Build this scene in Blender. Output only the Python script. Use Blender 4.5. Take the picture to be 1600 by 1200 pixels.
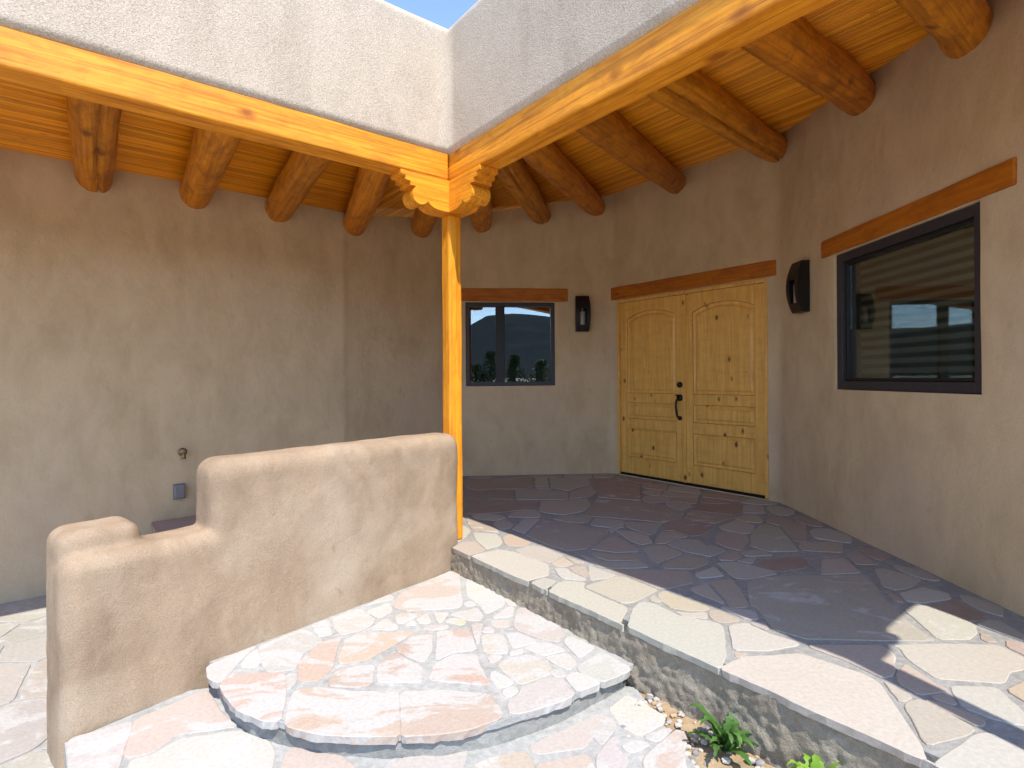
import bpy, bmesh, math, random
from mathutils import Vector, Matrix, noise
for o in list(bpy.data.objects): bpy.data.objects.remove(o)
S = bpy.context.scene
COL = S.collection
R = math.radians

# ------------------------------------------------------------------ camera
cam = bpy.data.cameras.new('camera'); cam_o = bpy.data.objects.new('camera', cam); COL.objects.link(cam_o)
cam.sensor_width = 36.0; cam.lens = 19.19; cam.shift_y = -0.00625
cam.clip_start = 0.02; cam.clip_end = 12000
cam_o.matrix_world = Matrix.Translation((0, 0, 1.165)) @ Matrix.Rotation(math.pi/2, 4, 'X') @ Matrix.Rotation(-0.007, 4, 'Z')
S.camera = cam_o
S.render.resolution_x = 1024; S.render.resolution_y = 768

# ------------------------------------------------------------------ sky and sun
SUN_EL = R(58.0); SUN_H = Vector((0.36, -0.933))
world = bpy.data.worlds.new('World'); S.world = world; world.use_nodes = True
wn = world.node_tree; wn.nodes.clear()
sky = wn.nodes.new('ShaderNodeTexSky'); sky.sky_type = 'NISHITA'; sky.sun_disc = False
sky.sun_elevation = SUN_EL; sky.sun_rotation = math.atan2(SUN_H.x, SUN_H.y)
sky.altitude = 1900; sky.air_density = 1.0; sky.dust_density = 0.4; sky.ozone_density = 1.0
bg = wn.nodes.new('ShaderNodeBackground'); bg.inputs['Strength'].default_value = 0.15
wo = wn.nodes.new('ShaderNodeOutputWorld')
wn.links.new(sky.outputs[0], bg.inputs[0]); wn.links.new(bg.outputs[0], wo.inputs[0])
sl = bpy.data.lights.new('sun', 'SUN'); sl.energy = 2.1; sl.angle = R(0.53); sl.color = (1.0, 0.955, 0.88)
sun = bpy.data.objects.new('sun', sl); COL.objects.link(sun)
sd = Vector((SUN_H.x*math.cos(SUN_EL), SUN_H.y*math.cos(SUN_EL), math.sin(SUN_EL)))
sun.rotation_mode = 'QUATERNION'; sun.rotation_quaternion = sd.to_track_quat('Z', 'Y'); sun.location = (4, -6, 12)
S.view_settings.view_transform = 'Standard'; S.view_settings.look = 'None'
S.view_settings.gamma = 1.0; S.view_settings.use_curve_mapping = False
S.view_settings.exposure = 1.6
S.render.engine = 'CYCLES'
S.cycles.max_bounces = 8; S.cycles.diffuse_bounces = 5; S.cycles.glossy_bounces = 4; S.cycles.transparent_max_bounces = 12

# ------------------------------------------------------------------ material helpers
class NT:
    def __init__(s, name, rough=0.8, spec=0.3):
        s.m = bpy.data.materials.new(name); s.m.use_nodes = True
        s.t = s.m.node_tree; s.t.nodes.clear()
        s.out = s.n('ShaderNodeOutputMaterial'); s.p = s.n('ShaderNodeBsdfPrincipled')
        s.p.inputs['Roughness'].default_value = rough; s.p.inputs['Specular IOR Level'].default_value = spec
        s.l(s.p.outputs[0], s.out.inputs[0])
        s.tc = s.n('ShaderNodeTexCoord'); s.co = s.tc.outputs['Object']
    def n(s, k): return s.t.nodes.new(k)
    def l(s, a, b): s.t.links.new(a, b)
    def mapped(s, scale, loc=(0, 0, 0), rot=(0, 0, 0), per_object=False):
        m = s.n('ShaderNodeMapping'); m.inputs['Scale'].default_value = scale; m.inputs['Location'].default_value = loc
        m.inputs['Rotation'].default_value = rot
        src = s.co
        if per_object:
            oi = s.n('ShaderNodeObjectInfo'); mu = s.n('ShaderNodeVectorMath'); mu.operation = 'MULTIPLY_ADD'
            cb = s.n('ShaderNodeCombineXYZ')
            for i in range(3): s.l(oi.outputs['Random'], cb.inputs[i])
            mu.inputs[1].default_value = (37.0, 53.0, 71.0); s.l(cb.outputs[0], mu.inputs[0]); s.l(src, mu.inputs[2]); src = mu.outputs[0]
        s.l(src, m.inputs[0]); return m.outputs[0]
    def noise(s, scale, detail=4, rough=.55, vec=None, dist=0.0):
        t = s.n('ShaderNodeTexNoise'); t.inputs['Scale'].default_value = scale; t.inputs['Detail'].default_value = detail
        t.inputs['Roughness'].default_value = rough; t.inputs['Distortion'].default_value = dist
        s.l(vec if vec is not None else s.co, t.inputs['Vector']); return t.outputs['Fac']
    def voro(s, scale, vec=None, feature='F1', rnd=1.0):
        t = s.n('ShaderNodeTexVoronoi'); t.feature = feature; t.inputs['Scale'].default_value = scale; t.inputs['Randomness'].default_value = rnd
        s.l(vec if vec is not None else s.co, t.inputs['Vector']); return t.outputs['Distance']
    def ramp(s, fac, stops):
        r = s.n('ShaderNodeValToRGB'); e = r.color_ramp.elements
        while len(e) < len(stops): e.new(0.5)
        for i, (p, c) in enumerate(stops):
            e[i].position = p; e[i].color = (c if hasattr(c, '__len__') else (c, c, c)) + ((1,) if not hasattr(c, '__len__') or len(c) == 3 else ()) if hasattr(c, '__len__') else (c, c, c, 1)
        s.l(fac, r.inputs[0]); return r.outputs[0]
    def mix(s, fac, a, b, mode='MIX'):
        m = s.n('ShaderNodeMix'); m.data_type = 'RGBA'; m.blend_type = mode
        for v, i in ((fac, 0), (a, 6), (b, 7)):
            if hasattr(v, 'is_output'): s.l(v, m.inputs[i])
            elif i == 0: m.inputs[0].default_value = v
            else: m.inputs[i].default_value = tuple(v) + (1,)
        return m.outputs[2]
    def math(s, op, a, b=0.0, clamp=False):
        m = s.n('ShaderNodeMath'); m.operation = op; m.use_clamp = clamp
        for v, i in ((a, 0), (b, 1)):
            if hasattr(v, 'is_output'): s.l(v, m.inputs[i])
            else: m.inputs[i].default_value = v
        return m.outputs[0]
    def color(s, c):
        if hasattr(c, 'is_output'): s.l(c, s.p.inputs['Base Color'])
        else: s.p.inputs['Base Color'].default_value = tuple(c) + (1,)
    def bump(s, *hs):
        prev = None
        for h, strength, dist in hs:
            b = s.n('ShaderNodeBump'); b.inputs['Strength'].default_value = strength; b.inputs['Distance'].default_value = dist
            s.l(h, b.inputs['Height'])
            if prev: s.l(prev, b.inputs['Normal'])
            prev = b.outputs[0]
        s.l(prev, s.p.inputs['Normal'])

def stucco(name, base, dark, light, grain=.5, patch=.55, gscale=260, pink=None, gcol=.22):
    m = NT(name, .95, .1)
    big = m.noise(1.3, 3, .6, dist=.6)
    v = m.mapped((2.2, 2.2, 1.1)); mid = m.noise(2.0, 4, .65, v, .4)
    c = m.mix(m.math('MULTIPLY', m.ramp(mid, [(.36, 1.0), (.62, 0.0)]), .75), base, dark)
    c = m.mix(m.math('MULTIPLY', m.ramp(big, [(.48, 0.0), (.72, 1.0)]), patch), c, light)
    if pink:
        c = m.mix(m.math('MULTIPLY', m.ramp(m.noise(.9, 3, .5, m.mapped((1, 1, 1), (9, 3, 5))), [(.5, 0.0), (.7, 1.0)]), .5), c, pink)
    # scattered small trowel marks
    sm = m.noise(11, 4, .75, m.mapped((1, 1, .6), (4, 1, 0)), .3)
    c = m.mix(m.math('MULTIPLY', m.ramp(sm, [(.60, 0.0), (.72, 1.0)]), .6), c, dark)
    g = m.noise(gscale, 2, .7)
    c = m.mix(gcol, c, m.ramp(g, [(.3, .25), (.7, .8)]), 'OVERLAY')
    m.color(c)
    tr = m.noise(14, 3, .6, m.mapped((1, 1, .8)), .5)
    m.bump((tr, .30, .012), (g, grain, .004))
    return m.m

def wood(name, c0, c1, dark, ax=0, knots=.8, gs=1.0, rough=.5, per=True, spec=.35, objcol=False, ring=22, grain=.55, kscale=1.7, blotch=0.0, kr=1.0, bs=.18):
    m = NT(name, rough, spec)
    sc = [14*gs]*3; sc[ax] = .9*gs
    v = m.mapped(tuple(sc), per_object=per)
    g = m.noise(1.6, 6, .6, v, 1.2)
    sc2 = [ring*gs]*3; sc2[ax] = .5*gs
    v2 = m.mapped(tuple(sc2), (3, 7, 1), per_object=per)
    g2 = m.noise(3.0, 4, .6, v2, .4)
    c = m.mix(m.ramp(g, [(.34, 0.0), (.66, 1.0)]), c0, c1)
    c = m.mix(m.math('MULTIPLY', m.ramp(g2, [(.46, 0.0), (.70, 1.0)]), grain), c, dark)
    sk = [2.6*gs]*3; sk[ax] = 1.5*gs
    vk = m.mapped(tuple(sk), (1, 2, 3), per_object=per)
    k = m.math('ADD', m.voro(kscale, vk), m.math('MULTIPLY', m.math('SUBTRACT', m.noise(6, 3, .6, vk), .5), .16))
    c = m.mix(m.math('MULTIPLY', m.ramp(k, [(.04*kr, 1.0), (.115*kr, 0.0)]), knots), c, dark)
    if blotch:
        bl_ = m.noise(3.5, 4, .65, m.mapped((1.4, 4, 4), (2, 5, 8), per_object=per), .6)
        c = m.mix(m.math('MULTIPLY', m.ramp(bl_, [(.45, 0.0), (.66, 1.0)]), blotch), c, dark)
    if objcol:
        oi = m.n('ShaderNodeObjectInfo'); c = m.mix(1.0, c, oi.outputs['Color'], 'MULTIPLY')
    m.color(c)
    m.bump((g2, bs, .004), (g, bs*.8, .006))
    return m.m

M = {}
M['wall'] = stucco('tan_stucco', (.60, .445, .265), (.47, .34, .195), (.63, .475, .30), .4, .6, 240, (.57, .41, .285))
M['parapet'] = stucco('pale_stucco', (.52, .43, .335), (.43, .355, .27), (.55, .465, .37), 1.0, .6, 130, None, .5)
M['garden'] = stucco('sandy_stucco', (.37, .272, .185), (.265, .188, .122), (.44, .35, .255), .6, .9, 200, None, .3)
M['beam'] = wood('stained_pine_beam', (.93, .375, .022), (.76, .265, .011), (.36, .10, .005), 0, 1.0, blotch=.4, grain=.75, kr=1.5)
M['viga'] = wood('stained_log', (.76, .275, .008), (.58, .185, .005), (.23, .062, .003), 0, .95, .8, blotch=.6, objcol=True, grain=.65, kr=1.3)
M['latilla'] = wood('stained_latilla', (.95, .385, .011), (.80, .28, .006), (.40, .11, .004), 0, .6, 1.6, .45, True, .4, True, 22, .5)
M['lintel'] = wood('stained_lintel', (.52, .165, .009), (.42, .12, .007), (.21, .055, .005), 0, .7, blotch=.5)
M['door'] = wood('knotty_alder', (.86, .475, .115), (.70, .355, .07), (.13, .045, .010), 2, 1.0, 1.2, .42, True, .4, False, 7, .16, 2.1, blotch=.12, kr=1.25, bs=.06)

def simple(name, c, rough=.5, spec=.5, metal=0.0, var=0.0, scale=20, b=0.0):
    m = NT(name, rough, spec); m.p.inputs['Metallic'].default_value = metal
    if var:
        n_ = m.noise(scale, 5, .6)
        m.color(m.mix(m.ramp(n_, [(.3, 0.0), (.7, 1.0)]), tuple(x*(1-var) for x in c), tuple(min(1, x*(1+var)) for x in c)))
        if b: m.bump((n_, b, .004))
    else: m.color(c)
    return m.m
M['bronze'] = simple('dark_bronze_frame', (.035, .030, .032), .45, .4, 0, .15, 60)
M['sash'] = simple('black_bronze_sash', (.016, .013, .012), .5, .4, 0, .15, 60)
M['iron'] = simple('black_iron', (.012, .010, .009), .42, .5, .3, .3, 40, .1)
M['jamb'] = simple('beige_jamb', (.35, .29, .2), .6, .3, 0, .1, 10)
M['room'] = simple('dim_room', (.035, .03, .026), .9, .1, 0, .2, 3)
M['blind'] = simple('olive_blind', (.55, .48, .33), .9, .1, 0, .12, 50)
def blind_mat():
    m = NT('shaded_pleat_blind', .9, .1)
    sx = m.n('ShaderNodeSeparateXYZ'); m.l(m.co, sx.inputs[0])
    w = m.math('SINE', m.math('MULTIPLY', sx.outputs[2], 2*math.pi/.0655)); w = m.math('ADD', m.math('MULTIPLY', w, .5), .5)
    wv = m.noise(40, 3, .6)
    m.color(m.mix(.15, m.mix(m.ramp(w, [(.25, 0.0), (.7, 1.0)]), (.20, .165, .10), (.62, .54, .38)), m.ramp(wv, [(.3, .2), (.7, .8)]), 'OVERLAY'))  # shading of the pleats painted in as soft dark and light colour bands
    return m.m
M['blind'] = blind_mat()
M['brass'] = simple('weathered_brass', (.28, .2, .1), .45, .5, .8, .3, 60)
M['greyplastic'] = simple('clear_grey_cover', (.20, .185, .175), .4, .4, 0, .1, 30)
M['rubber'] = simple('black_sweep', (.012, .011, .010), .8, .2, 0, .2, 40)
M['frost'] = simple('seeded_glass', (.30, .26, .21), .25, .5, 0, .15, 60)

def glass(name='window_glass', k=1.6, base=.10):
    m = NT(name); t = m.t
    tr = m.n('ShaderNodeBsdfTransparent'); tr.inputs[0].default_value = (.80, .83, .80, 1)
    gl = m.n('ShaderNodeBsdfGlossy'); gl.inputs['Roughness'].default_value = 0.0; gl.inputs['Color'].default_value = (.9, .95, 1, 1)
    fr = m.n('ShaderNodeFresnel'); fr.inputs['IOR'].default_value = 1.52
    nz = m.noise(2.2, 2, .5); b = m.n('ShaderNodeBump'); b.inputs['Strength'].default_value = .01; b.inputs['Distance'].default_value = .02
    m.l(nz, b.inputs['Height']); m.l(b.outputs[0], gl.inputs['Normal'])
    f = m.math('ADD', m.math('MULTIPLY', fr.outputs[0], k), base, True)
    mx = m.n('ShaderNodeMixShader'); m.l(f, mx.inputs[0]); m.l(tr.outputs[0], mx.inputs[1]); m.l(gl.outputs[0], mx.inputs[2])
    m.l(mx.outputs[0], m.out.inputs[0]); return m.m
M['glass'] = glass()
M['glass2'] = glass('clear_window_glass', .8, .02)

def stone():
    m = NT('flagstone', .85, .25)
    oi = m.n('ShaderNodeObjectInfo'); col = oi.outputs['Color']
    n1 = m.noise(5, 6, .62, m.mapped((1, 1, 1), per_object=True), .6)
    n2 = m.noise(1.7, 3, .5, m.mapped((1, 1, 1), (4, 4, 4), per_object=True))
    c = m.mix(m.math('MULTIPLY', m.ramp(n1, [(.35, 0.0), (.7, 1.0)]), .35), col, (.43, .385, .335))
    c = m.mix(m.math('MULTIPLY', m.ramp(n2, [(.5, 0.0), (.75, 1.0)]), .14), c, (.36, .27, .20))
    # limewash and mortar haze, amount in the object's colour alpha
    hz = m.noise(3.2, 7, .68, m.mapped((1, 1.6, 1), per_object=False), .9)
    h2 = m.math('ADD', hz, m.math('MULTIPLY', m.math('SUBTRACT', oi.outputs['Alpha'], .5), .5))
    c = m.mix(m.ramp(h2, [(.52, 0.0), (.58, .9)]), c, (.46, .445, .42))
    f = m.noise(60, 4, .7)
    c = m.mix(.18, c, m.ramp(f, [(.3, .2), (.7, .8)]), 'OVERLAY')
    m.color(c)
    m.bump((n1, .35, .012), (f, .3, .003)); return m.m
M['stone'] = stone()

def mortar(name, a, b, rough_amt=.6, sc=30):
    m = NT(name, .95, .1)
    n1 = m.noise(3.5, 6, .65, None, .5); n2 = m.noise(sc, 5, .7); n3 = m.noise(140, 3, .7)
    c = m.mix(m.ramp(n1, [(.35, 0.0), (.68, 1.0)]), a, b)
    c = m.mix(.3, c, m.ramp(n2, [(.3, .2), (.7, .8)]), 'OVERLAY')
    m.color(c); m.bump((n2, rough_amt, .012), (n3, rough_amt, .004)); return m.m
M['grout'] = mortar('pale_grout', (.27, .26, .24), (.34, .33, .31), .6)
M['grout2'] = mortar('pale_step_grout', (.33, .325, .305), (.43, .42, .40), .5)
M['concrete'] = mortar('grey_riser_mortar', (.33, .325, .30), (.22, .215, .195), .6)
M['curb'] = mortar('rough_curb_mortar', (.34, .30, .235), (.27, .225, .165), 1.0, 30)
M['dirt'] = mortar('sandy_soil', (.42, .31, .19), (.30, .20, .115), .9, 12)

def ground_mat():
    m = NT('desert_ground', .95, .1)
    n1 = m.noise(.35, 6, .6); n2 = m.noise(6, 6, .7)
    c = m.mix(m.ramp(n1, [(.4, 0.0), (.6, 1.0)]), (.47, .385, .285), (.36, .31, .22))
    c = m.mix(.3, c, m.ramp(n2, [(.3, .2), (.7, .8)]), 'OVERLAY'); m.color(c); m.bump((n2, .6, .05)); return m.m
M['ground'] = ground_mat()
def hill_mat():
    m = NT('wooded_mountain', .95, .05)
    n1 = m.noise(.012, 8, .65); n2 = m.noise(.08, 5, .7)
    c = m.mix(m.ramp(n1, [(.42, 0.0), (.62, 1.0)]), (.018, .027, .030), (.034, .040, .038))
    c = m.mix(.4, c, m.ramp(n2, [(.3, .25), (.7, .75)]), 'OVERLAY'); m.color(c); return m.m
M['hill'] = hill_mat()
def leaf_mat(name, a, b, trans=.25):
    m = NT(name, .55, .3)
    oi = m.n('ShaderNodeObjectInfo'); n1 = m.noise(9, 4, .6, m.mapped((1, 1, 1), per_object=True))
    m.color(m.mix(m.ramp(n1, [(.35, 0.0), (.65, 1.0)]), a, b))
    if trans:
        tl = m.n('ShaderNodeBsdfTranslucent'); tl.inputs[0].default_value = tuple(min(1, x*1.6) for x in b) + (1,)
        mx = m.n('ShaderNodeMixShader'); mx.inputs[0].default_value = trans
        m.l(m.p.outputs[0], mx.inputs[1]); m.l(tl.outputs[0], mx.inputs[2]); m.l(mx.outputs[0], m.out.inputs[0])
    return m.m
M['weed'] = leaf_mat('weed_leaf', (.05, .13, .025), (.10, .20, .045))
M['weed2'] = leaf_mat('bright_weed_leaf', (.16, .30, .03), (.25, .40, .05))
M['juniper'] = leaf_mat('juniper_foliage', (.035, .055, .025), (.07, .095, .04), .15)
M['bark'] = simple('juniper_bark', (.14, .10, .07), .95, .1, 0, .35, 14, .5)

# ------------------------------------------------------------------ mesh helpers
def obj(name, bm, m, parent=None, smooth=False, mw=None):
    me = bpy.data.meshes.new(name); bmesh.ops.recalc_face_normals(bm, faces=bm.faces); bm.to_mesh(me); bm.free()
    if smooth: me.polygons.foreach_set('use_smooth', [True]*len(me.polygons))
    return link(name, me, m, parent, mw)
def link(name, me, m, parent=None, mw=None):
    o = bpy.data.objects.new(name, me); COL.objects.link(o)
    if m and not me.materials: me.materials.append(m)
    if parent: o.parent = parent
    if mw is not None: o.matrix_basis = mw
    return o
def tag(o, label, cat, group=None):
    o['label'] = label; o['category'] = cat
    if group: o['group'] = group
    return o
def struct(o, label=None):
    o['kind'] = 'structure'
    if label: o['label'] = label
    return o
def box(bm, x0, x1, y0, y1, z0, z1, bev=0.0):
    b = bmesh.new() if bev else bm
    r = bmesh.ops.create_cube(b, size=1)
    for v in r['verts']:
        v.co = Vector(((x0+x1)/2 + v.co.x*(x1-x0), (y0+y1)/2 + v.co.y*(y1-y0), (z0+z1)/2 + v.co.z*(z1-z0)))
    if bev:
        bmesh.ops.bevel(b, geom=list(b.edges), offset=bev, segments=2, profile=.5, affect='EDGES')
        t = bpy.data.meshes.new('t'); b.to_mesh(t); b.free(); bm.from_mesh(t); bpy.data.meshes.remove(t)
    return bm
def boxo(name, dims, m, parent=None, bev=.004, mw=None):
    return obj(name, box(bmesh.new(), *dims, bev), m, parent, False, mw)
def prism(bm, pts, z0, z1):
    a = [bm.verts.new((p[0], p[1], z0)) for p in pts]; b = [bm.verts.new((p[0], p[1], z1)) for p in pts]
    n = len(pts)
    bm.faces.new(a[::-1]); bm.faces.new(b)
    for i in range(n): bm.faces.new((a[i], a[(i+1) % n], b[(i+1) % n], b[i]))
    return bm
def prism_xz(bm, pts, y0, y1):
    a = [bm.verts.new((p[0], y0, p[1])) for p in pts]; b = [bm.verts.new((p[0], y1, p[1])) for p in pts]
    n = len(pts)
    bm.faces.new(a); bm.faces.new(b[::-1])
    for i in range(n): bm.faces.new((a[i], b[i], b[(i+1) % n], a[(i+1) % n]))
    return bm
def lathe(bm, prof, ax='Z', seg=20, off=(0, 0, 0)):
    rings = []
    for r, h in prof:
        ring = []
        for i in range(seg):
            t = 2*math.pi*i/seg; c, s = r*math.cos(t), r*math.sin(t)
            p = (c, s, h) if ax == 'Z' else ((c, h, s) if ax == 'Y' else (h, c, s))
            ring.append(bm.verts.new(Vector(p) + Vector(off)))
        rings.append(ring)
    for a, b in zip(rings, rings[1:]):
        for i in range(seg): bm.faces.new((a[i], a[(i+1) % seg], b[(i+1) % seg], b[i]))
    bm.faces.new(rings[0][::-1]); bm.faces.new(rings[-1]); return bm
def tube(bm, pts, rad, seg=8):
    rings = []
    for i, p in enumerate(pts):
        p = Vector(p); d = (Vector(pts[min(i+1, len(pts)-1)]) - Vector(pts[max(i-1, 0)])).normalized()
        u = d.orthogonal().normalized(); w = d.cross(u); r = rad[i] if hasattr(rad, '__len__') else rad
        if rings and False: pass
        rings.append([bm.verts.new(p + (u*math.cos(2*math.pi*k/seg) + w*math.sin(2*math.pi*k/seg))*r) for k in range(seg)])
    for a, b in zip(rings, rings[1:]):
        # match nearest start so the tube does not twist
        k0 = min(range(seg), key=lambda k: (b[k].co - a[0].co).length)
        for i in range(seg): bm.faces.new((a[i], a[(i+1) % seg], b[(k0+i+1) % seg], b[(k0+i) % seg]))
        b[:] = b[k0:] + b[:k0]
    bm.faces.new(rings[0][::-1]); bm.faces.new(rings[-1]); return bm
def frame2d(p, dx, z=0.0):
    """matrix: local X along dx (plan), local Y into the wall, Z up"""
    x = Vector((dx[0], dx[1], 0)).normalized(); zz = Vector((0, 0, 1)); y = zz.cross(x)
    m = Matrix((x, y, zz)).transposed().to_4x4(); m.translation = (p[0], p[1], z); return m

# plan axes: B runs along the right-hand beam towards the viewer, A along the left-hand beam away from the viewer
B = Vector((.62, -.785)).normalized(); A = Vector((.785, .62)).normalized(); C0 = Vector((-.431, 3.822))
def ba(b, a): return C0 + B*b + A*a
def ceil_z(a): return 2.84 + .187*max(0.0, a - .2)
BEAM_B, BEAM_T, PAR_T = 2.552, 2.735, 3.63
rng = random.Random(11)

# ------------------------------------------------------------------ setting: ground, hills
g = bmesh.new(); bmesh.ops.create_grid(g, x_segments=4, y_segments=4, size=9000)
for v in g.verts: v.co.z = -.47
struct(obj('ground', g, M['ground']), 'tan desert ground around the house')
KN = [(-2.0, .05), (-.6, .075), (-.2, .06), (.0, .080), (.035, .094), (.075, .115), (.10, .119), (.20, .112), (.4, .118), (.9, .08), (2.0, .05)]
def ridge(az):
    for (a0, e0), (a1, e1) in zip(KN, KN[1:]):
        if a0 <= az <= a1: return e0 + (e1-e0)*(az-a0)/(a1-a0)
    return .05
hb = bmesh.new(); NA, NR = 420, 16; rows = []
for j in range(NR):
    t = j/(NR-1); d = 900 + 1900*t; row = []
    for i in range(NA):
        az = -1.9 + 3.8*i/(NA-1); x, y = d*math.sin(az), -d*math.cos(az)
        h = ridge(az)*d*(math.sin(min(1, t*1.25)*math.pi/2)**1.3)*(1 if t < .85 else 1 - (t-.85)*2.5)
        h += noise.fractal(Vector((x*.006, y*.006, 1)), .9, 2, 4)*9*min(1, t*2)
        row.append(hb.verts.new((x, y, -2 + max(0, h)*min(1, t*6))))
    rows.append(row)
for a, b in zip(rows, rows[1:]):
    for i in range(NA-1): hb.faces.new((a[i], a[i+1], b[i+1], b[i]))
struct(obj('hills', hb, M['hill'], None, True), 'dark wooded mountain ridge behind the viewer')

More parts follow.
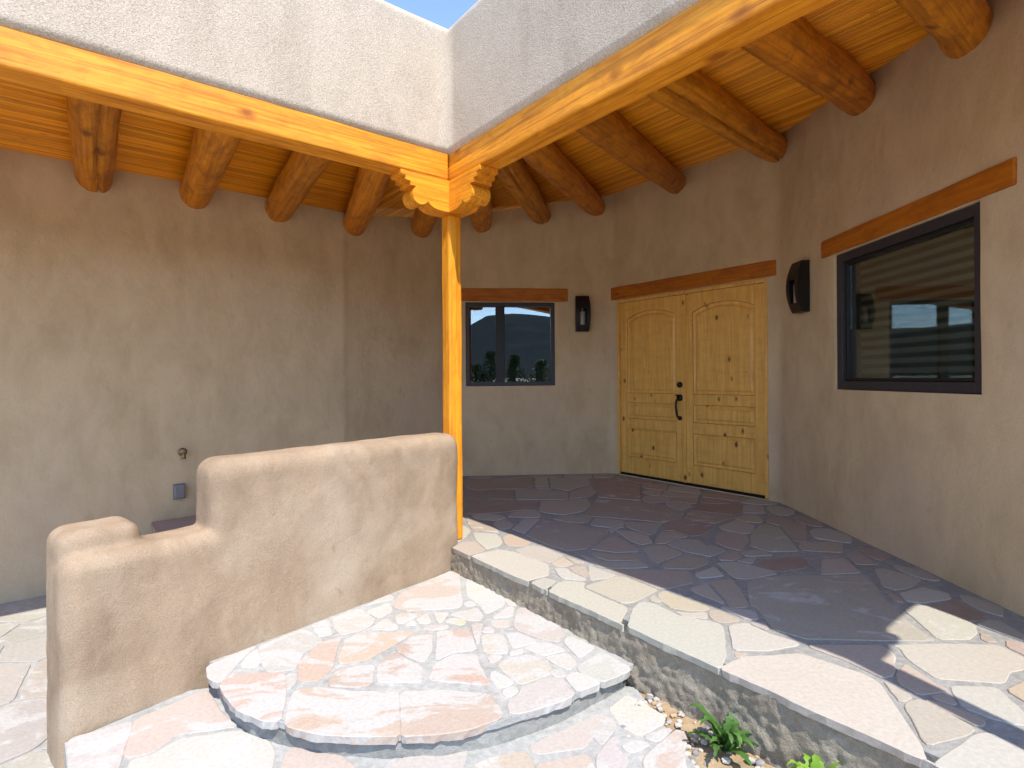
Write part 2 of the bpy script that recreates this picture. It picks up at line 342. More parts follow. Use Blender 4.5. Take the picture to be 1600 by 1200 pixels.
# ------------------------------------------------------------------ flagstone outlines, metres in plan
PORCH = [
 [(-0.532,6.218),(-0.429,6.325),(0.211,6.339),(0.227,5.881),(0.127,5.725),(-0.176,5.735),(-0.374,5.681),(-0.5,5.841)],
 [(0.266,6.337),(0.398,6.332),(0.384,5.81),(0.245,5.847)],
 [(0.433,6.33),(0.871,6.276),(0.846,5.958),(0.569,5.619),(0.407,5.778)],
 [(-0.492,5.746),(-0.374,5.591),(0.001,5.638),(0.011,5.221),(-0.221,5.28),(-0.43,5.013)],
 [(0.032,5.637),(0.227,5.722),(0.538,5.561),(0.56,5.473),(0.526,5.205),(0.252,5.213),(0.034,5.22)],
 [(-0.424,4.943),(-0.228,5.178),(0.022,5.145),(0.248,5.138),(0.211,4.812),(0.02,4.796),(-0.146,4.715),(-0.402,4.681)],
 [(0.271,5.137),(0.532,5.154),(0.704,5.251),(0.711,4.978),(0.616,4.757),(0.427,4.637),(0.289,4.703),(0.235,4.768)],
 [(0.593,5.559),(0.843,5.891),(0.84,5.493),(0.75,5.329),(0.549,5.256)],
 [(0.577,4.613),(0.705,4.864),(0.802,5.212),(1.179,5.06),(1.229,4.963),(1.378,4.949),(1.363,4.822),(1.491,4.723),(1.372,4.473),(1.195,4.367),(1.034,4.445),(0.759,4.548)],
 [(0.86,5.924),(0.927,6.237),(1.2,6.339),(1.377,5.905),(1.199,5.148),(0.827,5.3),(0.867,5.55)],
 [(0.62,4.346),(0.683,4.511),(0.885,4.43),(0.889,4.357),(0.753,4.238),(0.621,4.293)],
 [(0.735,4.09),(0.738,4.204),(0.895,4.338),(0.983,4.39),(0.898,4.393),(0.865,4.252),(0.799,4.203)],
 [(0.906,4.385),(1.185,4.331),(1.063,4.082),(1.004,4.027),(0.936,4.156),(0.883,4.251)],
 [(0.78,4.153),(0.917,4.111),(0.986,3.991),(0.984,3.846),(0.895,3.792),(0.839,3.877)],
 [(0.243,4.447),(0.479,4.367),(0.593,4.225),(0.724,4.155),(0.708,4.059),(0.505,3.721),(0.369,3.672),(0.264,3.78),(0.096,4.043)],
 [(0.046,4.343),(0.098,4.527),(0.221,4.485),(0.088,4.09),(-0.011,4.206)],
 [(0.73,4.013),(0.799,3.878),(0.846,3.674),(0.826,3.642),(0.683,3.627),(0.527,3.707)],
 [(0.524,3.631),(0.674,3.578),(0.82,3.6),(0.822,3.539),(0.776,3.475),(0.601,3.474),(0.535,3.545)],
 [(0.44,3.596),(0.508,3.522),(0.593,3.434),(0.768,3.437),(0.787,3.498),(0.834,3.348),(0.726,3.329),(0.617,3.331),(0.535,3.354)],
 [(0.55,3.322),(0.814,3.3),(1.05,3.267),(1.029,3.117),(1.003,3.081),(0.847,3.008),(0.8,3.004),(0.665,3.209)],
 [(-0.26,3.903),(-0.3,4.116),(-0.127,4.08),(-0.089,3.957),(-0.078,3.842),(-0.094,3.782),(-0.182,3.715),(-0.211,3.79)],
 [(-0.076,3.987),(-0.02,4.077),(0.125,3.865),(0.081,3.784),(-0.036,3.786),(-0.063,3.87)],
 [(-0.397,4.619),(-0.286,4.461),(-0.131,4.209),(-0.11,4.111),(-0.193,4.145),(-0.305,4.181),(-0.355,4.353)],
 [(-0.343,3.876),(-0.268,3.897),(-0.189,3.685),(-0.288,3.593),(-0.387,3.721),(-0.419,3.761)],
 [(0.014,3.706),(0.131,3.796),(0.212,3.754),(0.327,3.574),(0.231,3.437),(0.075,3.555)],
 [(-0.274,3.581),(-0.179,3.659),(-0.092,3.713),(0.01,3.655),(0.215,3.419),(0.21,3.227),(0.08,3.128),(0.093,3.116),(-0.01,3.231),(-0.15,3.415)],
 [(0.24,3.432),(0.325,3.545),(0.379,3.416),(0.308,3.363),(0.254,3.388)],
 [(0.336,3.545),(0.457,3.427),(0.389,3.424)],
 [(0.34,3.352),(0.442,3.371),(0.44,3.223),(0.421,3.188),(0.369,3.254)],
 [(0.253,3.332),(0.319,3.331),(0.36,3.24),(0.421,3.162),(0.406,3.128),(0.288,3.159),(0.266,3.226)],
 [(0.1,3.107),(0.178,3.174),(0.248,3.128),(0.174,3.008),(0.192,2.989),(0.146,3.035)],
 [(0.472,3.377),(0.606,3.22),(0.563,3.178),(0.444,3.131),(0.447,3.243)],
 [(0.589,3.181),(0.645,3.18),(0.788,2.983),(0.752,2.947),(0.621,2.824),(0.568,2.809),(0.483,2.923),(0.395,3.039)],
 [(0.255,3.098),(0.313,3.124),(0.406,3.101),(0.386,3.018),(0.476,2.885),(0.577,2.762),(0.503,2.588),(0.522,2.561),(0.427,2.686),(0.348,2.787),(0.192,2.976)],
 [(0.659,2.826),(0.721,2.804),(0.806,2.657),(0.939,2.59),(0.974,2.555),(0.94,2.44),(0.88,2.272),(0.824,2.179),(0.649,2.401),(0.575,2.504),(0.534,2.554),(0.6,2.743)],
 [(0.714,2.868),(0.749,2.912),(0.769,2.821),(0.722,2.831)],
 [(0.785,2.943),(0.822,2.966),(0.99,2.747),(0.955,2.716),(0.884,2.717),(0.797,2.747),(0.772,2.821),(0.766,2.891)],
 [(0.8,2.716),(0.874,2.687),(0.949,2.7),(0.931,2.625),(0.828,2.653)],
 [(0.972,2.709),(1.019,2.726),(1.085,2.607),(1.01,2.582),(0.959,2.598),(0.955,2.661)],
 [(0.999,2.533),(1.016,2.554),(1.099,2.578),(1.151,2.471),(1.238,2.388),(1.235,2.362),(1.078,2.316),(0.935,2.324),(0.967,2.417)],
 [(0.926,2.301),(0.99,2.301),(0.928,2.262)],
 [(0.822,2.18),(0.956,2.269),(1.056,2.27),(1.199,2.288),(1.362,2.125),(1.381,2.069),(1.353,1.971),(1.327,1.878),(1.279,1.722),(1.246,1.653),(1.216,1.681),(1.149,1.773),(1.076,1.858),(0.999,1.954),(0.956,2.022)],
 [(1.41,2.083),(1.446,1.98),(1.376,1.944)],
 [(1.381,1.932),(1.466,1.965),(1.518,1.798),(1.469,1.768),(1.304,1.718),(1.304,1.745)],
 [(1.254,1.633),(1.48,1.763),(1.547,1.78),(1.584,1.697),(1.598,1.64),(1.516,1.575),(1.267,1.618)],
 [(1.224,1.684),(1.255,1.644),(1.261,1.627),(1.25,1.651)],
 [(0.886,3.712),(0.937,3.759),(1.031,3.77),(1.116,3.63),(1.102,3.586),(0.895,3.412),(0.893,3.491)],
 [(0.93,3.4),(1.13,3.561),(1.231,3.461),(1.209,3.399),(1.085,3.307),(0.923,3.319)],
 [(1.075,3.802),(1.21,3.92),(1.32,3.889),(1.324,3.755),(1.389,3.754),(1.419,3.649),(1.277,3.534),(1.166,3.624),(1.123,3.686)],
 [(1.01,3.873),(1.097,4.075),(1.195,4.104),(1.278,3.984),(1.212,3.956),(1.062,3.821),(0.995,3.817)],
 [(1.229,4.377),(1.398,4.461),(1.555,4.332),(1.536,4.201),(1.448,4.104),(1.382,4.018),(1.302,3.99),(1.224,4.142),(1.14,4.151)],
 [(1.477,4.64),(1.539,4.713),(1.838,4.518),(1.604,4.331),(1.506,4.376),(1.435,4.51)],
 [(1.686,4.987),(2.064,4.952),(1.948,4.656),(1.86,4.585),(1.564,4.773)],
 [(2.087,4.928),(2.257,4.923),(2.143,4.638),(1.966,4.664)],
 [(1.598,4.233),(1.8,4.413),(1.892,4.26),(1.776,4.071),(1.701,4.041),(1.594,4.156)],
 [(1.513,4.033),(1.606,4.094),(1.709,3.998),(1.664,3.858),(1.528,3.652),(1.469,3.704),(1.422,3.835)],
 [(1.089,3.23),(1.228,3.34),(1.233,3.192),(1.084,3.157),(1.069,3.207)],
 [(1.273,3.411),(1.388,3.426),(1.544,3.278),(1.559,3.221),(1.339,3.137),(1.28,3.153),(1.277,3.287)],
 [(1.345,3.547),(1.476,3.643),(1.479,3.525),(1.384,3.453),(1.306,3.464)],
 [(1.412,3.457),(1.559,3.505),(1.479,3.393)],
 [(1.481,3.329),(1.566,3.449),(1.81,3.513),(1.849,3.443),(1.784,3.323),(1.605,3.256),(1.512,3.303)],
 [(1.786,4.09),(1.952,4.279),(2.052,4.214),(1.928,3.742),(1.902,3.638),(1.707,3.622),(1.631,3.748)],
 [(2.078,4.465),(2.217,4.492),(2.28,4.243),(2.068,3.848),(1.988,3.85),(2.087,4.248),(2.02,4.356)],
 [(1.079,3.24),(1.226,3.334),(1.235,3.198),(1.084,3.157)],
 [(0.977,3.011),(1.086,3.07),(1.087,2.816),(1.078,2.804),(0.984,2.943)],
 [(1.116,3.104),(1.255,3.135),(1.234,2.955),(1.197,2.784),(1.162,2.752),(1.099,2.759),(1.109,2.861)],
 [(1.041,2.762),(1.098,2.745),(1.191,2.709),(1.175,2.615),(1.116,2.616)],
 [(1.316,3.071),(1.397,3.143),(1.586,3.183),(2.034,3.185),(2.012,3.036),(1.934,2.852),(1.862,2.56),(1.851,2.4),(1.644,2.4),(1.294,2.42),(1.202,2.509),(1.207,2.61),(1.227,2.763),(1.207,2.784)],
 [(1.113,2.578),(1.184,2.577),(1.178,2.53),(1.163,2.497)],
 [(1.268,2.359),(1.59,2.355),(1.574,2.263),(1.477,2.124),(1.421,2.102),(1.363,2.227)],
 [(1.581,2.202),(1.588,2.07),(1.604,2.01),(1.514,1.997),(1.475,1.992),(1.458,2.074),(1.495,2.135)],
 [(1.513,1.984),(1.585,1.99),(1.561,1.923),(1.519,1.955)],
 [(1.464,1.958),(1.52,1.938),(1.586,1.847),(1.571,1.823),(1.537,1.805)],
 [(1.637,2.045),(1.799,2.035),(1.757,1.882),(1.721,1.821),(1.673,1.815),(1.615,1.858),(1.574,1.913),(1.61,2.003)],
 [(1.651,2.329),(1.636,2.357),(1.861,2.362),(2.081,2.345),(2.093,2.24),(2.095,2.18),(2.013,2.155),(1.935,2.135),(1.846,2.06),(1.702,2.084),(1.622,2.098),(1.618,2.167),(1.62,2.249)],
 [(1.819,2.014),(1.976,2.089),(1.927,1.964),(1.822,1.927)],
 [(1.515,2.264),(1.594,2.336),(1.58,2.263),(1.539,2.21)],
 [(2.084,2.435),(2.122,2.456),(2.098,2.367),(2.056,2.394)],
 [(1.941,2.707),(2.007,2.754),(2.091,2.753),(2.152,2.556),(2.088,2.462),(2.002,2.404),(1.875,2.412),(1.909,2.563)],
 [(2.167,3.272),(2.228,3.291),(2.322,3.105),(2.173,2.994),(2.069,2.96),(2.046,3.02)],
 [(2.065,2.916),(2.246,2.992),(2.316,2.909),(2.275,2.839),(2.096,2.794),(2.028,2.816)],
 [(1.994,2.913),(2.021,2.894),(2.007,2.795),(1.967,2.817)],
 [(2.081,2.745),(2.291,2.822),(2.281,2.644),(2.246,2.597),(2.166,2.58)],
 [(2.265,2.589),(2.297,2.568),(2.278,2.437),(2.226,2.382),(2.16,2.55)],
 [(2.114,2.472),(2.111,2.427),(2.101,2.369),(2.054,2.384)],
 [(2.005,3.555),(2.065,3.588),(2.103,3.526),(2.005,3.502)],
 [(1.81,3.206),(1.96,3.457),(2.11,3.48),(2.072,3.308),(2.058,3.229)],
 [(2.186,3.578),(2.268,3.577),(2.252,3.364),(2.12,3.373)],
]
PORCH_FILL = [
 [(-0.043,4.576),(0.216,4.546),(0.241,4.618),(0.211,4.745),(0.12,4.788),(0.017,4.734),(-0.027,4.657)],
 [(-0.72,4.329),(-1.02,4.251),(-0.929,4.012),(-0.735,4.03)],
 [(1.578,5.615),(1.684,5.942),(1.416,5.911),(1.382,5.814),(1.382,5.716),(1.547,5.605)],
 [(-1.001,5.989),(-0.852,6.006),(-0.804,6.194),(-0.842,6.233),(-0.992,6.23),(-1.034,6.073)],
 [(-2.344,4.922),(-2.113,4.564),(-1.984,4.521),(-1.94,4.531),(-1.757,4.685),(-1.736,4.76),(-1.904,5.046),(-2.13,5.112),(-2.222,5.054)],
 [(0.176,6.493),(0.052,6.532),(-0.096,6.504),(-0.129,6.48),(-0.065,6.394),(0.023,6.354),(0.11,6.396)],
 [(1.775,1.849),(1.751,1.781),(1.758,1.584),(1.964,1.525),(2.144,1.65),(2.187,1.811),(2.153,1.906),(1.937,1.934),(1.842,1.907)],
 [(-1.613,5.495),(-1.587,5.242),(-1.468,5.124),(-1.107,5.17),(-1.111,5.465),(-1.195,5.564)],
 [(2.407,2.865),(2.364,2.893),(2.316,2.808),(2.317,2.704),(2.356,2.631),(2.447,2.73)],
 [(-1.054,4.788),(-1.113,4.732),(-1.163,4.498),(-1.023,4.273),(-0.714,4.354),(-0.577,4.503),(-0.815,4.785)],
 [(-0.846,5.985),(-1.198,5.944),(-1.179,5.58),(-1.096,5.481),(-0.772,5.497),(-0.619,5.826)],
 [(-0.948,4.001),(-1.043,4.225),(-1.386,4.135),(-1.39,3.979),(-1.208,3.81),(-1.023,3.862)],
 [(-0.655,5.697),(-0.752,5.487),(-0.718,5.41),(-0.598,5.368),(-0.565,5.393),(-0.499,5.492),(-0.507,5.577),(-0.591,5.664)],
 [(-0.826,6.376),(-0.803,6.225),(-0.574,6.29),(-0.592,6.416),(-0.649,6.465),(-0.725,6.474)],
 [(-0.511,3.879),(-1.244,3.703),(-1.409,3.627),(-1.437,3.457),(-0.511,3.871)],
 [(0.925,6.356),(0.941,6.544),(0.772,6.577),(0.627,6.541),(0.605,6.414),(0.624,6.389),(0.716,6.325),(0.812,6.312)],
 [(-1.112,5.147),(-1.462,5.103),(-1.508,4.868),(-1.378,4.738),(-1.128,4.748),(-1.07,4.804)],
 [(-0.582,4.465),(-0.698,4.339),(-0.713,4.025),(-0.493,3.852),(-0.397,3.879),(-0.345,4.002),(-0.326,4.141),(-0.341,4.214),(-0.398,4.314),(-0.49,4.406)],
 [(1.654,5.777),(1.6,5.61),(1.852,5.424),(1.879,5.441),(1.93,5.663),(1.85,5.771)],
 [(1.84,5.406),(1.585,5.594),(1.554,5.584),(1.474,5.374),(1.529,5.299),(1.797,5.275)],
 [(-1.998,4.502),(-2.119,4.543),(-2.274,4.451),(-2.27,4.269),(-2.076,4.21)],
 [(-1.412,3.978),(-1.408,4.14),(-1.529,4.298),(-1.721,4.272),(-1.963,4.062),(-1.967,3.935),(-1.779,3.78),(-1.543,3.809)],
 [(2.509,1.559),(2.329,1.529),(2.321,1.321),(2.487,1.239),(2.573,1.313),(2.578,1.421)],
 [(2.294,3.801),(2.255,3.829),(2.009,3.817),(1.956,3.732),(1.934,3.648),(2.164,3.596)],
 [(2.359,4.528),(2.329,4.531),(2.277,4.403),(2.287,4.314),(2.345,4.235),(2.388,4.207),(2.446,4.343),(2.402,4.487)],
 [(1.649,1.344),(1.732,1.521),(1.676,1.539),(1.456,1.55),(1.42,1.536),(1.399,1.457),(1.482,1.345)],
 [(-2.625,4.748),(-2.7,4.603),(-2.523,4.502),(-2.456,4.535),(-2.388,4.783),(-2.473,4.8)],
 [(-0.499,5.31),(-0.722,5.388),(-0.895,5.165),(-0.731,4.971),(-0.504,5.001),(-0.477,5.09),(-0.471,5.19)],
 [(-1.394,4.724),(-1.522,4.851),(-1.715,4.754),(-1.735,4.683),(-1.488,4.456),(-1.446,4.489)],
 [(-0.472,3.826),(-1.437,3.423),(-1.777,3.474),(-1.791,3.353),(-1.744,3.194),(-1.622,3.106)],
 [(1.511,5.286),(1.457,5.361),(1.302,5.349),(1.264,5.292),(1.24,5.201),(1.246,5.102),(1.269,5.037),(1.472,5.122)],
 [(2.377,4.888),(2.316,4.924),(2.267,4.865),(2.229,4.779),(2.214,4.682),(2.224,4.573),(2.282,4.558),(2.369,4.608),(2.453,4.748)],
 [(1.649,3.664),(1.503,3.612),(1.513,3.531),(1.692,3.548),(1.677,3.629)],
 [(-1.886,3.453),(-1.829,3.495),(-1.794,3.764),(-1.979,3.916),(-2.162,3.77),(-2.142,3.668),(-2.056,3.541),(-1.919,3.459)],
 [(-1.183,4.506),(-1.137,4.726),(-1.373,4.717),(-1.423,4.495)],
 [(-0.484,4.981),(-0.728,4.949),(-0.797,4.798),(-0.568,4.537),(-0.454,4.701),(-0.439,4.789),(-0.449,4.887)],
 [(1.971,5.473),(1.862,5.404),(1.842,5.288),(2.101,5.094),(2.207,5.183),(2.179,5.366),(2.065,5.459)],
 [(-0.612,6.253),(-0.783,6.189),(-0.831,6.001),(-0.645,5.871),(-0.579,5.962),(-0.546,6.063),(-0.557,6.158)],
 [(0.966,6.577),(0.945,6.342),(1.031,6.31),(1.124,6.338),(1.195,6.444),(1.223,6.563),(1.128,6.592)],
 [(-0.053,4.542),(-0.079,4.606),(-0.165,4.656),(-0.261,4.675),(-0.345,4.654),(-0.329,4.555),(-0.237,4.484),(-0.144,4.473)],
 [(-0.93,3.597),(-1.022,3.84),(-1.203,3.789),(-1.228,3.719),(-1.054,3.488),(-0.978,3.535)],
 [(-2.172,3.79),(-1.989,3.935),(-1.985,4.064),(-2.075,4.187),(-2.279,4.249),(-2.501,4.145),(-2.477,4.043),(-2.394,3.911),(-2.267,3.819)],
 [(1.629,5.002),(1.481,5.101),(1.418,5.075),(1.401,4.889),(1.441,4.803),(1.492,4.777),(1.584,4.856),(1.628,4.961)],
 [(1.784,5.254),(1.531,5.276),(1.494,5.118),(1.661,5.008),(1.689,5.018)],
 [(2.049,4.572),(1.989,4.58),(1.949,4.573),(1.817,4.464),(1.851,4.383),(1.961,4.326),(2.014,4.394),(2.049,4.505)],
 [(-1.501,4.438),(-1.748,4.664),(-1.919,4.519),(-1.722,4.294),(-1.533,4.32)],
 [(2.11,2.335),(2.123,2.249),(2.211,2.141),(2.237,2.125),(2.407,2.221),(2.16,2.393)],
 [(2.089,1.11),(2.142,1.254),(1.975,1.464),(1.849,1.158)],
 [(2.384,1.185),(2.374,1.27),(2.309,1.302),(2.163,1.248),(2.111,1.106),(2.289,1.07)],
 [(-1.945,5.163),(-1.92,5.074),(-1.609,5.243),(-1.704,5.326),(-1.899,5.336)],
 [(2.062,5.096),(1.829,5.27),(1.74,5.086),(1.791,5.025),(1.88,4.99),(1.976,5.018)],
 [(2.389,4.151),(2.295,4.157),(2.267,4.138),(2.206,4.054),(2.177,3.953),(2.178,3.911),(2.346,3.792),(2.424,3.903),(2.44,4.048)],
 [(-2.529,4.308),(-2.534,4.483),(-2.602,4.522),(-2.632,4.516),(-2.799,4.403),(-2.797,4.332),(-2.651,4.277)],
 [(-0.739,3.995),(-0.929,3.99),(-1.003,3.852),(-0.959,3.736),(-0.853,3.722),(-0.734,3.798)],
 [(0.654,4.506),(0.626,4.554),(0.473,4.635),(0.33,4.499),(0.434,4.413),(0.559,4.371),(0.597,4.402)],
 [(2.337,3.358),(2.319,3.32),(2.305,3.208),(2.34,3.127),(2.404,3.085),(2.432,3.114),(2.434,3.252)],
 [(-1.484,5.109),(-1.599,5.223),(-1.881,5.051),(-1.72,4.776),(-1.53,4.872)],
 [(-1.045,4.247),(-1.18,4.484),(-1.432,4.472),(-1.479,4.435),(-1.513,4.312),(-1.392,4.156)],
 [(0.585,6.429),(0.491,6.536),(0.345,6.553),(0.209,6.466),(0.217,6.423),(0.353,6.357),(0.443,6.364),(0.543,6.399)],
 [(2.049,0.892),(2.107,1.056),(2.089,1.088),(1.855,1.134),(1.779,0.974),(1.865,0.861),(1.921,0.798)],
 [(-0.082,4.492),(-0.139,4.449),(-0.154,4.363),(-0.131,4.253),(-0.088,4.203),(-0.017,4.235),(0.001,4.36)],
 [(1.382,6.268),(1.296,6.257),(1.306,6.158),(1.34,6.068),(1.399,5.987),(1.455,5.938),(1.516,5.945),(1.555,6.046),(1.531,6.206)],
 [(1.825,1.158),(1.96,1.486),(1.77,1.549),(1.596,1.207),(1.62,1.177),(1.682,1.09)],
 [(-1.083,5.164),(-1.049,4.81),(-0.817,4.807),(-0.748,4.957),(-0.915,5.154)],
 [(-1.224,3.795),(-1.4,3.958),(-1.524,3.799),(-1.415,3.648),(-1.249,3.725)],
 [(-1.462,5.722),(-1.502,5.55),(-1.202,5.585),(-1.212,5.781),(-1.321,5.793)],
 [(2.299,1.322),(2.307,1.533),(2.154,1.63),(1.978,1.508),(2.158,1.269)],
 [(-0.478,3.832),(-1.199,3.403),(-1.415,3.415),(-0.511,3.875),(-0.489,3.84)],
 [(2.434,1.823),(2.207,1.801),(2.166,1.648),(2.32,1.55),(2.476,1.575),(2.5,1.64),(2.465,1.795)],
 [(-2.136,4.558),(-2.343,4.863),(-2.433,4.533),(-2.286,4.47)],
 [(2.352,2.164),(2.129,2.039),(2.206,1.823),(2.375,1.84),(2.428,1.906),(2.435,2.047)],
 [(-2.292,4.267),(-2.296,4.45),(-2.446,4.515),(-2.512,4.483),(-2.503,4.168)],
 [(-1.458,3.466),(-1.43,3.632),(-1.543,3.787),(-1.773,3.759),(-1.806,3.498)],
 [(2.254,5.194),(2.113,5.075),(2.116,5.019),(2.17,4.981),(2.294,4.941),(2.413,4.973),(2.375,5.121)],
 [(1.454,5.383),(1.532,5.589),(1.448,5.641),(1.354,5.594),(1.307,5.519),(1.334,5.423),(1.376,5.377)],
 [(-0.365,6.516),(-0.502,6.452),(-0.535,6.398),(-0.423,6.354),(-0.328,6.357),(-0.232,6.401)],
 [(-1.939,4.508),(-1.975,4.5),(-2.056,4.199),(-1.972,4.083),(-1.742,4.284)],
 [(2.384,3.672),(2.338,3.695),(2.293,3.526),(2.315,3.434),(2.454,3.538)],
 [(-0.771,5.475),(-1.089,5.459),(-1.077,5.185),(-0.914,5.176),(-0.739,5.402)],
 [(0.409,5.706),(0.374,5.781),(0.349,5.803),(0.243,5.794),(0.302,5.706)],
]
STEP = [
 [(-1.427,2.546),(-1.291,2.734),(-1.304,2.662),(-1.3,2.475),(-1.302,2.41),(-1.37,2.45)],
 [(-1.274,2.698),(-1.207,2.6),(-1.196,2.531),(-1.275,2.544),(-1.286,2.644)],
 [(-1.273,2.738),(-1.121,2.918),(-0.976,2.784),(-1.031,2.662),(-1.023,2.598),(-1.011,2.509),(-1.118,2.489),(-1.183,2.571)],
 [(-1.097,2.957),(-1.044,3.018),(-1.001,2.988),(-1.053,2.945)],
 [(-1.068,2.919),(-0.998,2.934),(-0.946,2.86),(-1.003,2.826)],
 [(-1.004,3.044),(-0.89,3.164),(-0.775,3.024),(-0.768,2.969),(-0.807,2.894),(-0.9,2.845),(-0.961,2.93)],
 [(-0.879,3.191),(-0.759,3.367),(-0.724,3.303),(-0.844,3.235)],
 [(-0.841,3.125),(-0.741,3.243),(-0.698,3.126),(-0.746,3.038)],
 [(-0.699,3.188),(-0.703,3.381),(-0.485,3.692),(-0.428,3.769),(-0.372,3.712),(-0.305,3.21),(-0.328,3.17),(-0.598,3.139)],
 [(-0.763,2.903),(-0.712,3.035),(-0.623,2.929),(-0.623,2.903)],
 [(-0.661,3.063),(-0.644,3.096),(-0.521,3.094),(-0.61,2.97),(-0.636,2.986)],
 [(-0.537,3.02),(-0.491,3.093),(-0.454,2.976),(-0.505,2.969)],
 [(-0.591,2.947),(-0.557,3.013),(-0.524,2.956)],
 [(-0.447,3.096),(-0.372,3.103),(-0.396,2.988),(-0.408,2.981)],
 [(-0.378,2.998),(-0.338,3.037),(-0.267,3.003),(-0.276,2.949)],
 [(-0.357,3.085),(-0.212,3.164),(-0.174,3.049),(-0.194,3.002),(-0.254,3.009)],
 [(-0.29,3.242),(-0.26,3.271),(-0.216,3.204),(-0.285,3.199)],
 [(-0.304,3.518),(-0.298,3.657),(-0.073,3.384),(-0.043,3.323),(-0.064,3.206),(-0.149,3.093),(-0.202,3.224),(-0.281,3.354)],
 [(-0.05,3.306),(0.025,3.204),(-0.025,3.205)],
 [(-0.118,3.033),(-0.027,3.173),(-0.001,3.174),(-0.013,3.05)],
 [(-0.124,2.991),(-0.105,3.006),(-0.021,2.998),(-0.028,2.928),(-0.107,2.93)],
 [(-0.165,2.862),(-0.141,2.932),(-0.098,2.87)],
 [(-0.225,2.955),(-0.17,2.963),(-0.178,2.859),(-0.181,2.733),(-0.202,2.828)],
 [(0.026,3.137),(0.057,3.169),(0.248,2.916),(0.249,2.837),(0.221,2.751),(0.13,2.796),(0.016,2.893),(0.002,2.94)],
 [(-0.036,2.852),(0.028,2.85),(0.117,2.761),(-0.001,2.695)],
 [(-0.164,2.83),(-0.064,2.851),(-0.03,2.676),(-0.041,2.646),(-0.141,2.653)],
 [(0.051,2.703),(0.128,2.748),(0.199,2.724),(0.247,2.672),(0.144,2.623)],
 [(0.256,2.759),(0.287,2.813),(0.398,2.695),(0.312,2.595)],
 [(-0.02,2.645),(0.033,2.683),(0.05,2.655),(-0.015,2.624)],
 [(-0.124,2.616),(-0.055,2.623),(-0.103,2.549)],
 [(-0.073,2.542),(-0.029,2.588),(0.066,2.627),(0.119,2.599),(0.167,2.523),(0.155,2.455),(0.099,2.423),(0.029,2.379),(-0.027,2.455)],
 [(0.152,2.602),(0.253,2.637),(0.288,2.55),(0.251,2.487),(0.187,2.551)],
 [(0.168,2.455),(0.176,2.496),(0.239,2.461),(0.208,2.432)],
 [(0.299,2.522),(0.43,2.647),(0.527,2.506),(0.52,2.478),(0.388,2.391),(0.294,2.481)],
 [(-0.098,2.487),(-0.068,2.462),(-0,2.396),(-0.042,2.356),(-0.07,2.357),(-0.102,2.432)],
 [(-0.05,2.32),(-0.027,2.348),(0.006,2.357),(0.012,2.321),(-0.021,2.282)],
 [(0.03,2.347),(0.15,2.423),(0.217,2.416),(0.232,2.325),(0.256,2.313),(0.224,2.275),(0.101,2.207),(0.059,2.188),(-0.013,2.17),(-0.024,2.245),(0.028,2.306)],
 [(0.231,2.428),(0.277,2.468),(0.378,2.389),(0.272,2.32)],
 [(-1.288,2.395),(-1.283,2.455),(-1.184,2.474),(-1.05,2.48),(-1.011,2.406),(-0.964,2.286),(-0.95,2.247),(-0.919,2.135),(-0.972,2.132),(-1.115,2.207),(-1.219,2.309)],
 [(-1.012,2.58),(-0.96,2.777),(-0.896,2.814),(-0.855,2.567),(-0.843,2.527),(-0.857,2.448),(-0.885,2.411),(-0.952,2.418)],
 [(-0.859,2.799),(-0.797,2.862),(-0.526,2.87),(-0.599,2.748),(-0.695,2.599),(-0.808,2.559),(-0.834,2.595)],
 [(-0.814,2.504),(-0.743,2.529),(-0.654,2.542),(-0.626,2.38),(-0.681,2.365),(-0.792,2.371),(-0.811,2.391)],
 [(-0.61,2.601),(-0.575,2.646),(-0.426,2.516),(-0.414,2.404),(-0.598,2.406),(-0.629,2.532)],
 [(-0.582,2.695),(-0.508,2.839),(-0.432,2.858),(-0.406,2.681),(-0.43,2.567),(-0.534,2.639)],
 [(-0.399,2.873),(-0.247,2.893),(-0.222,2.825),(-0.187,2.681),(-0.297,2.657),(-0.366,2.579),(-0.383,2.739)],
 [(-0.368,2.541),(-0.295,2.632),(-0.179,2.63),(-0.167,2.543),(-0.109,2.38),(-0.205,2.392),(-0.375,2.417)],
 [(-0.878,2.104),(-0.926,2.246),(-0.935,2.34),(-0.847,2.358),(-0.68,2.325),(-0.497,2.323),(-0.433,2.043),(-0.62,2.042),(-0.729,2.054)],
 [(-0.418,2.04),(-0.479,2.322),(-0.299,2.328),(-0.109,2.297),(-0.057,2.194),(-0.058,2.14),(-0.162,2.081),(-0.265,2.054)],
 [(-1.025,2.466),(-0.992,2.479),(-0.965,2.415),(-0.97,2.344)],
]
STEP_FILL = [
 [(-0.346,2.95),(-0.437,2.952),(-0.489,2.911),(-0.444,2.893),(-0.364,2.908)],
]
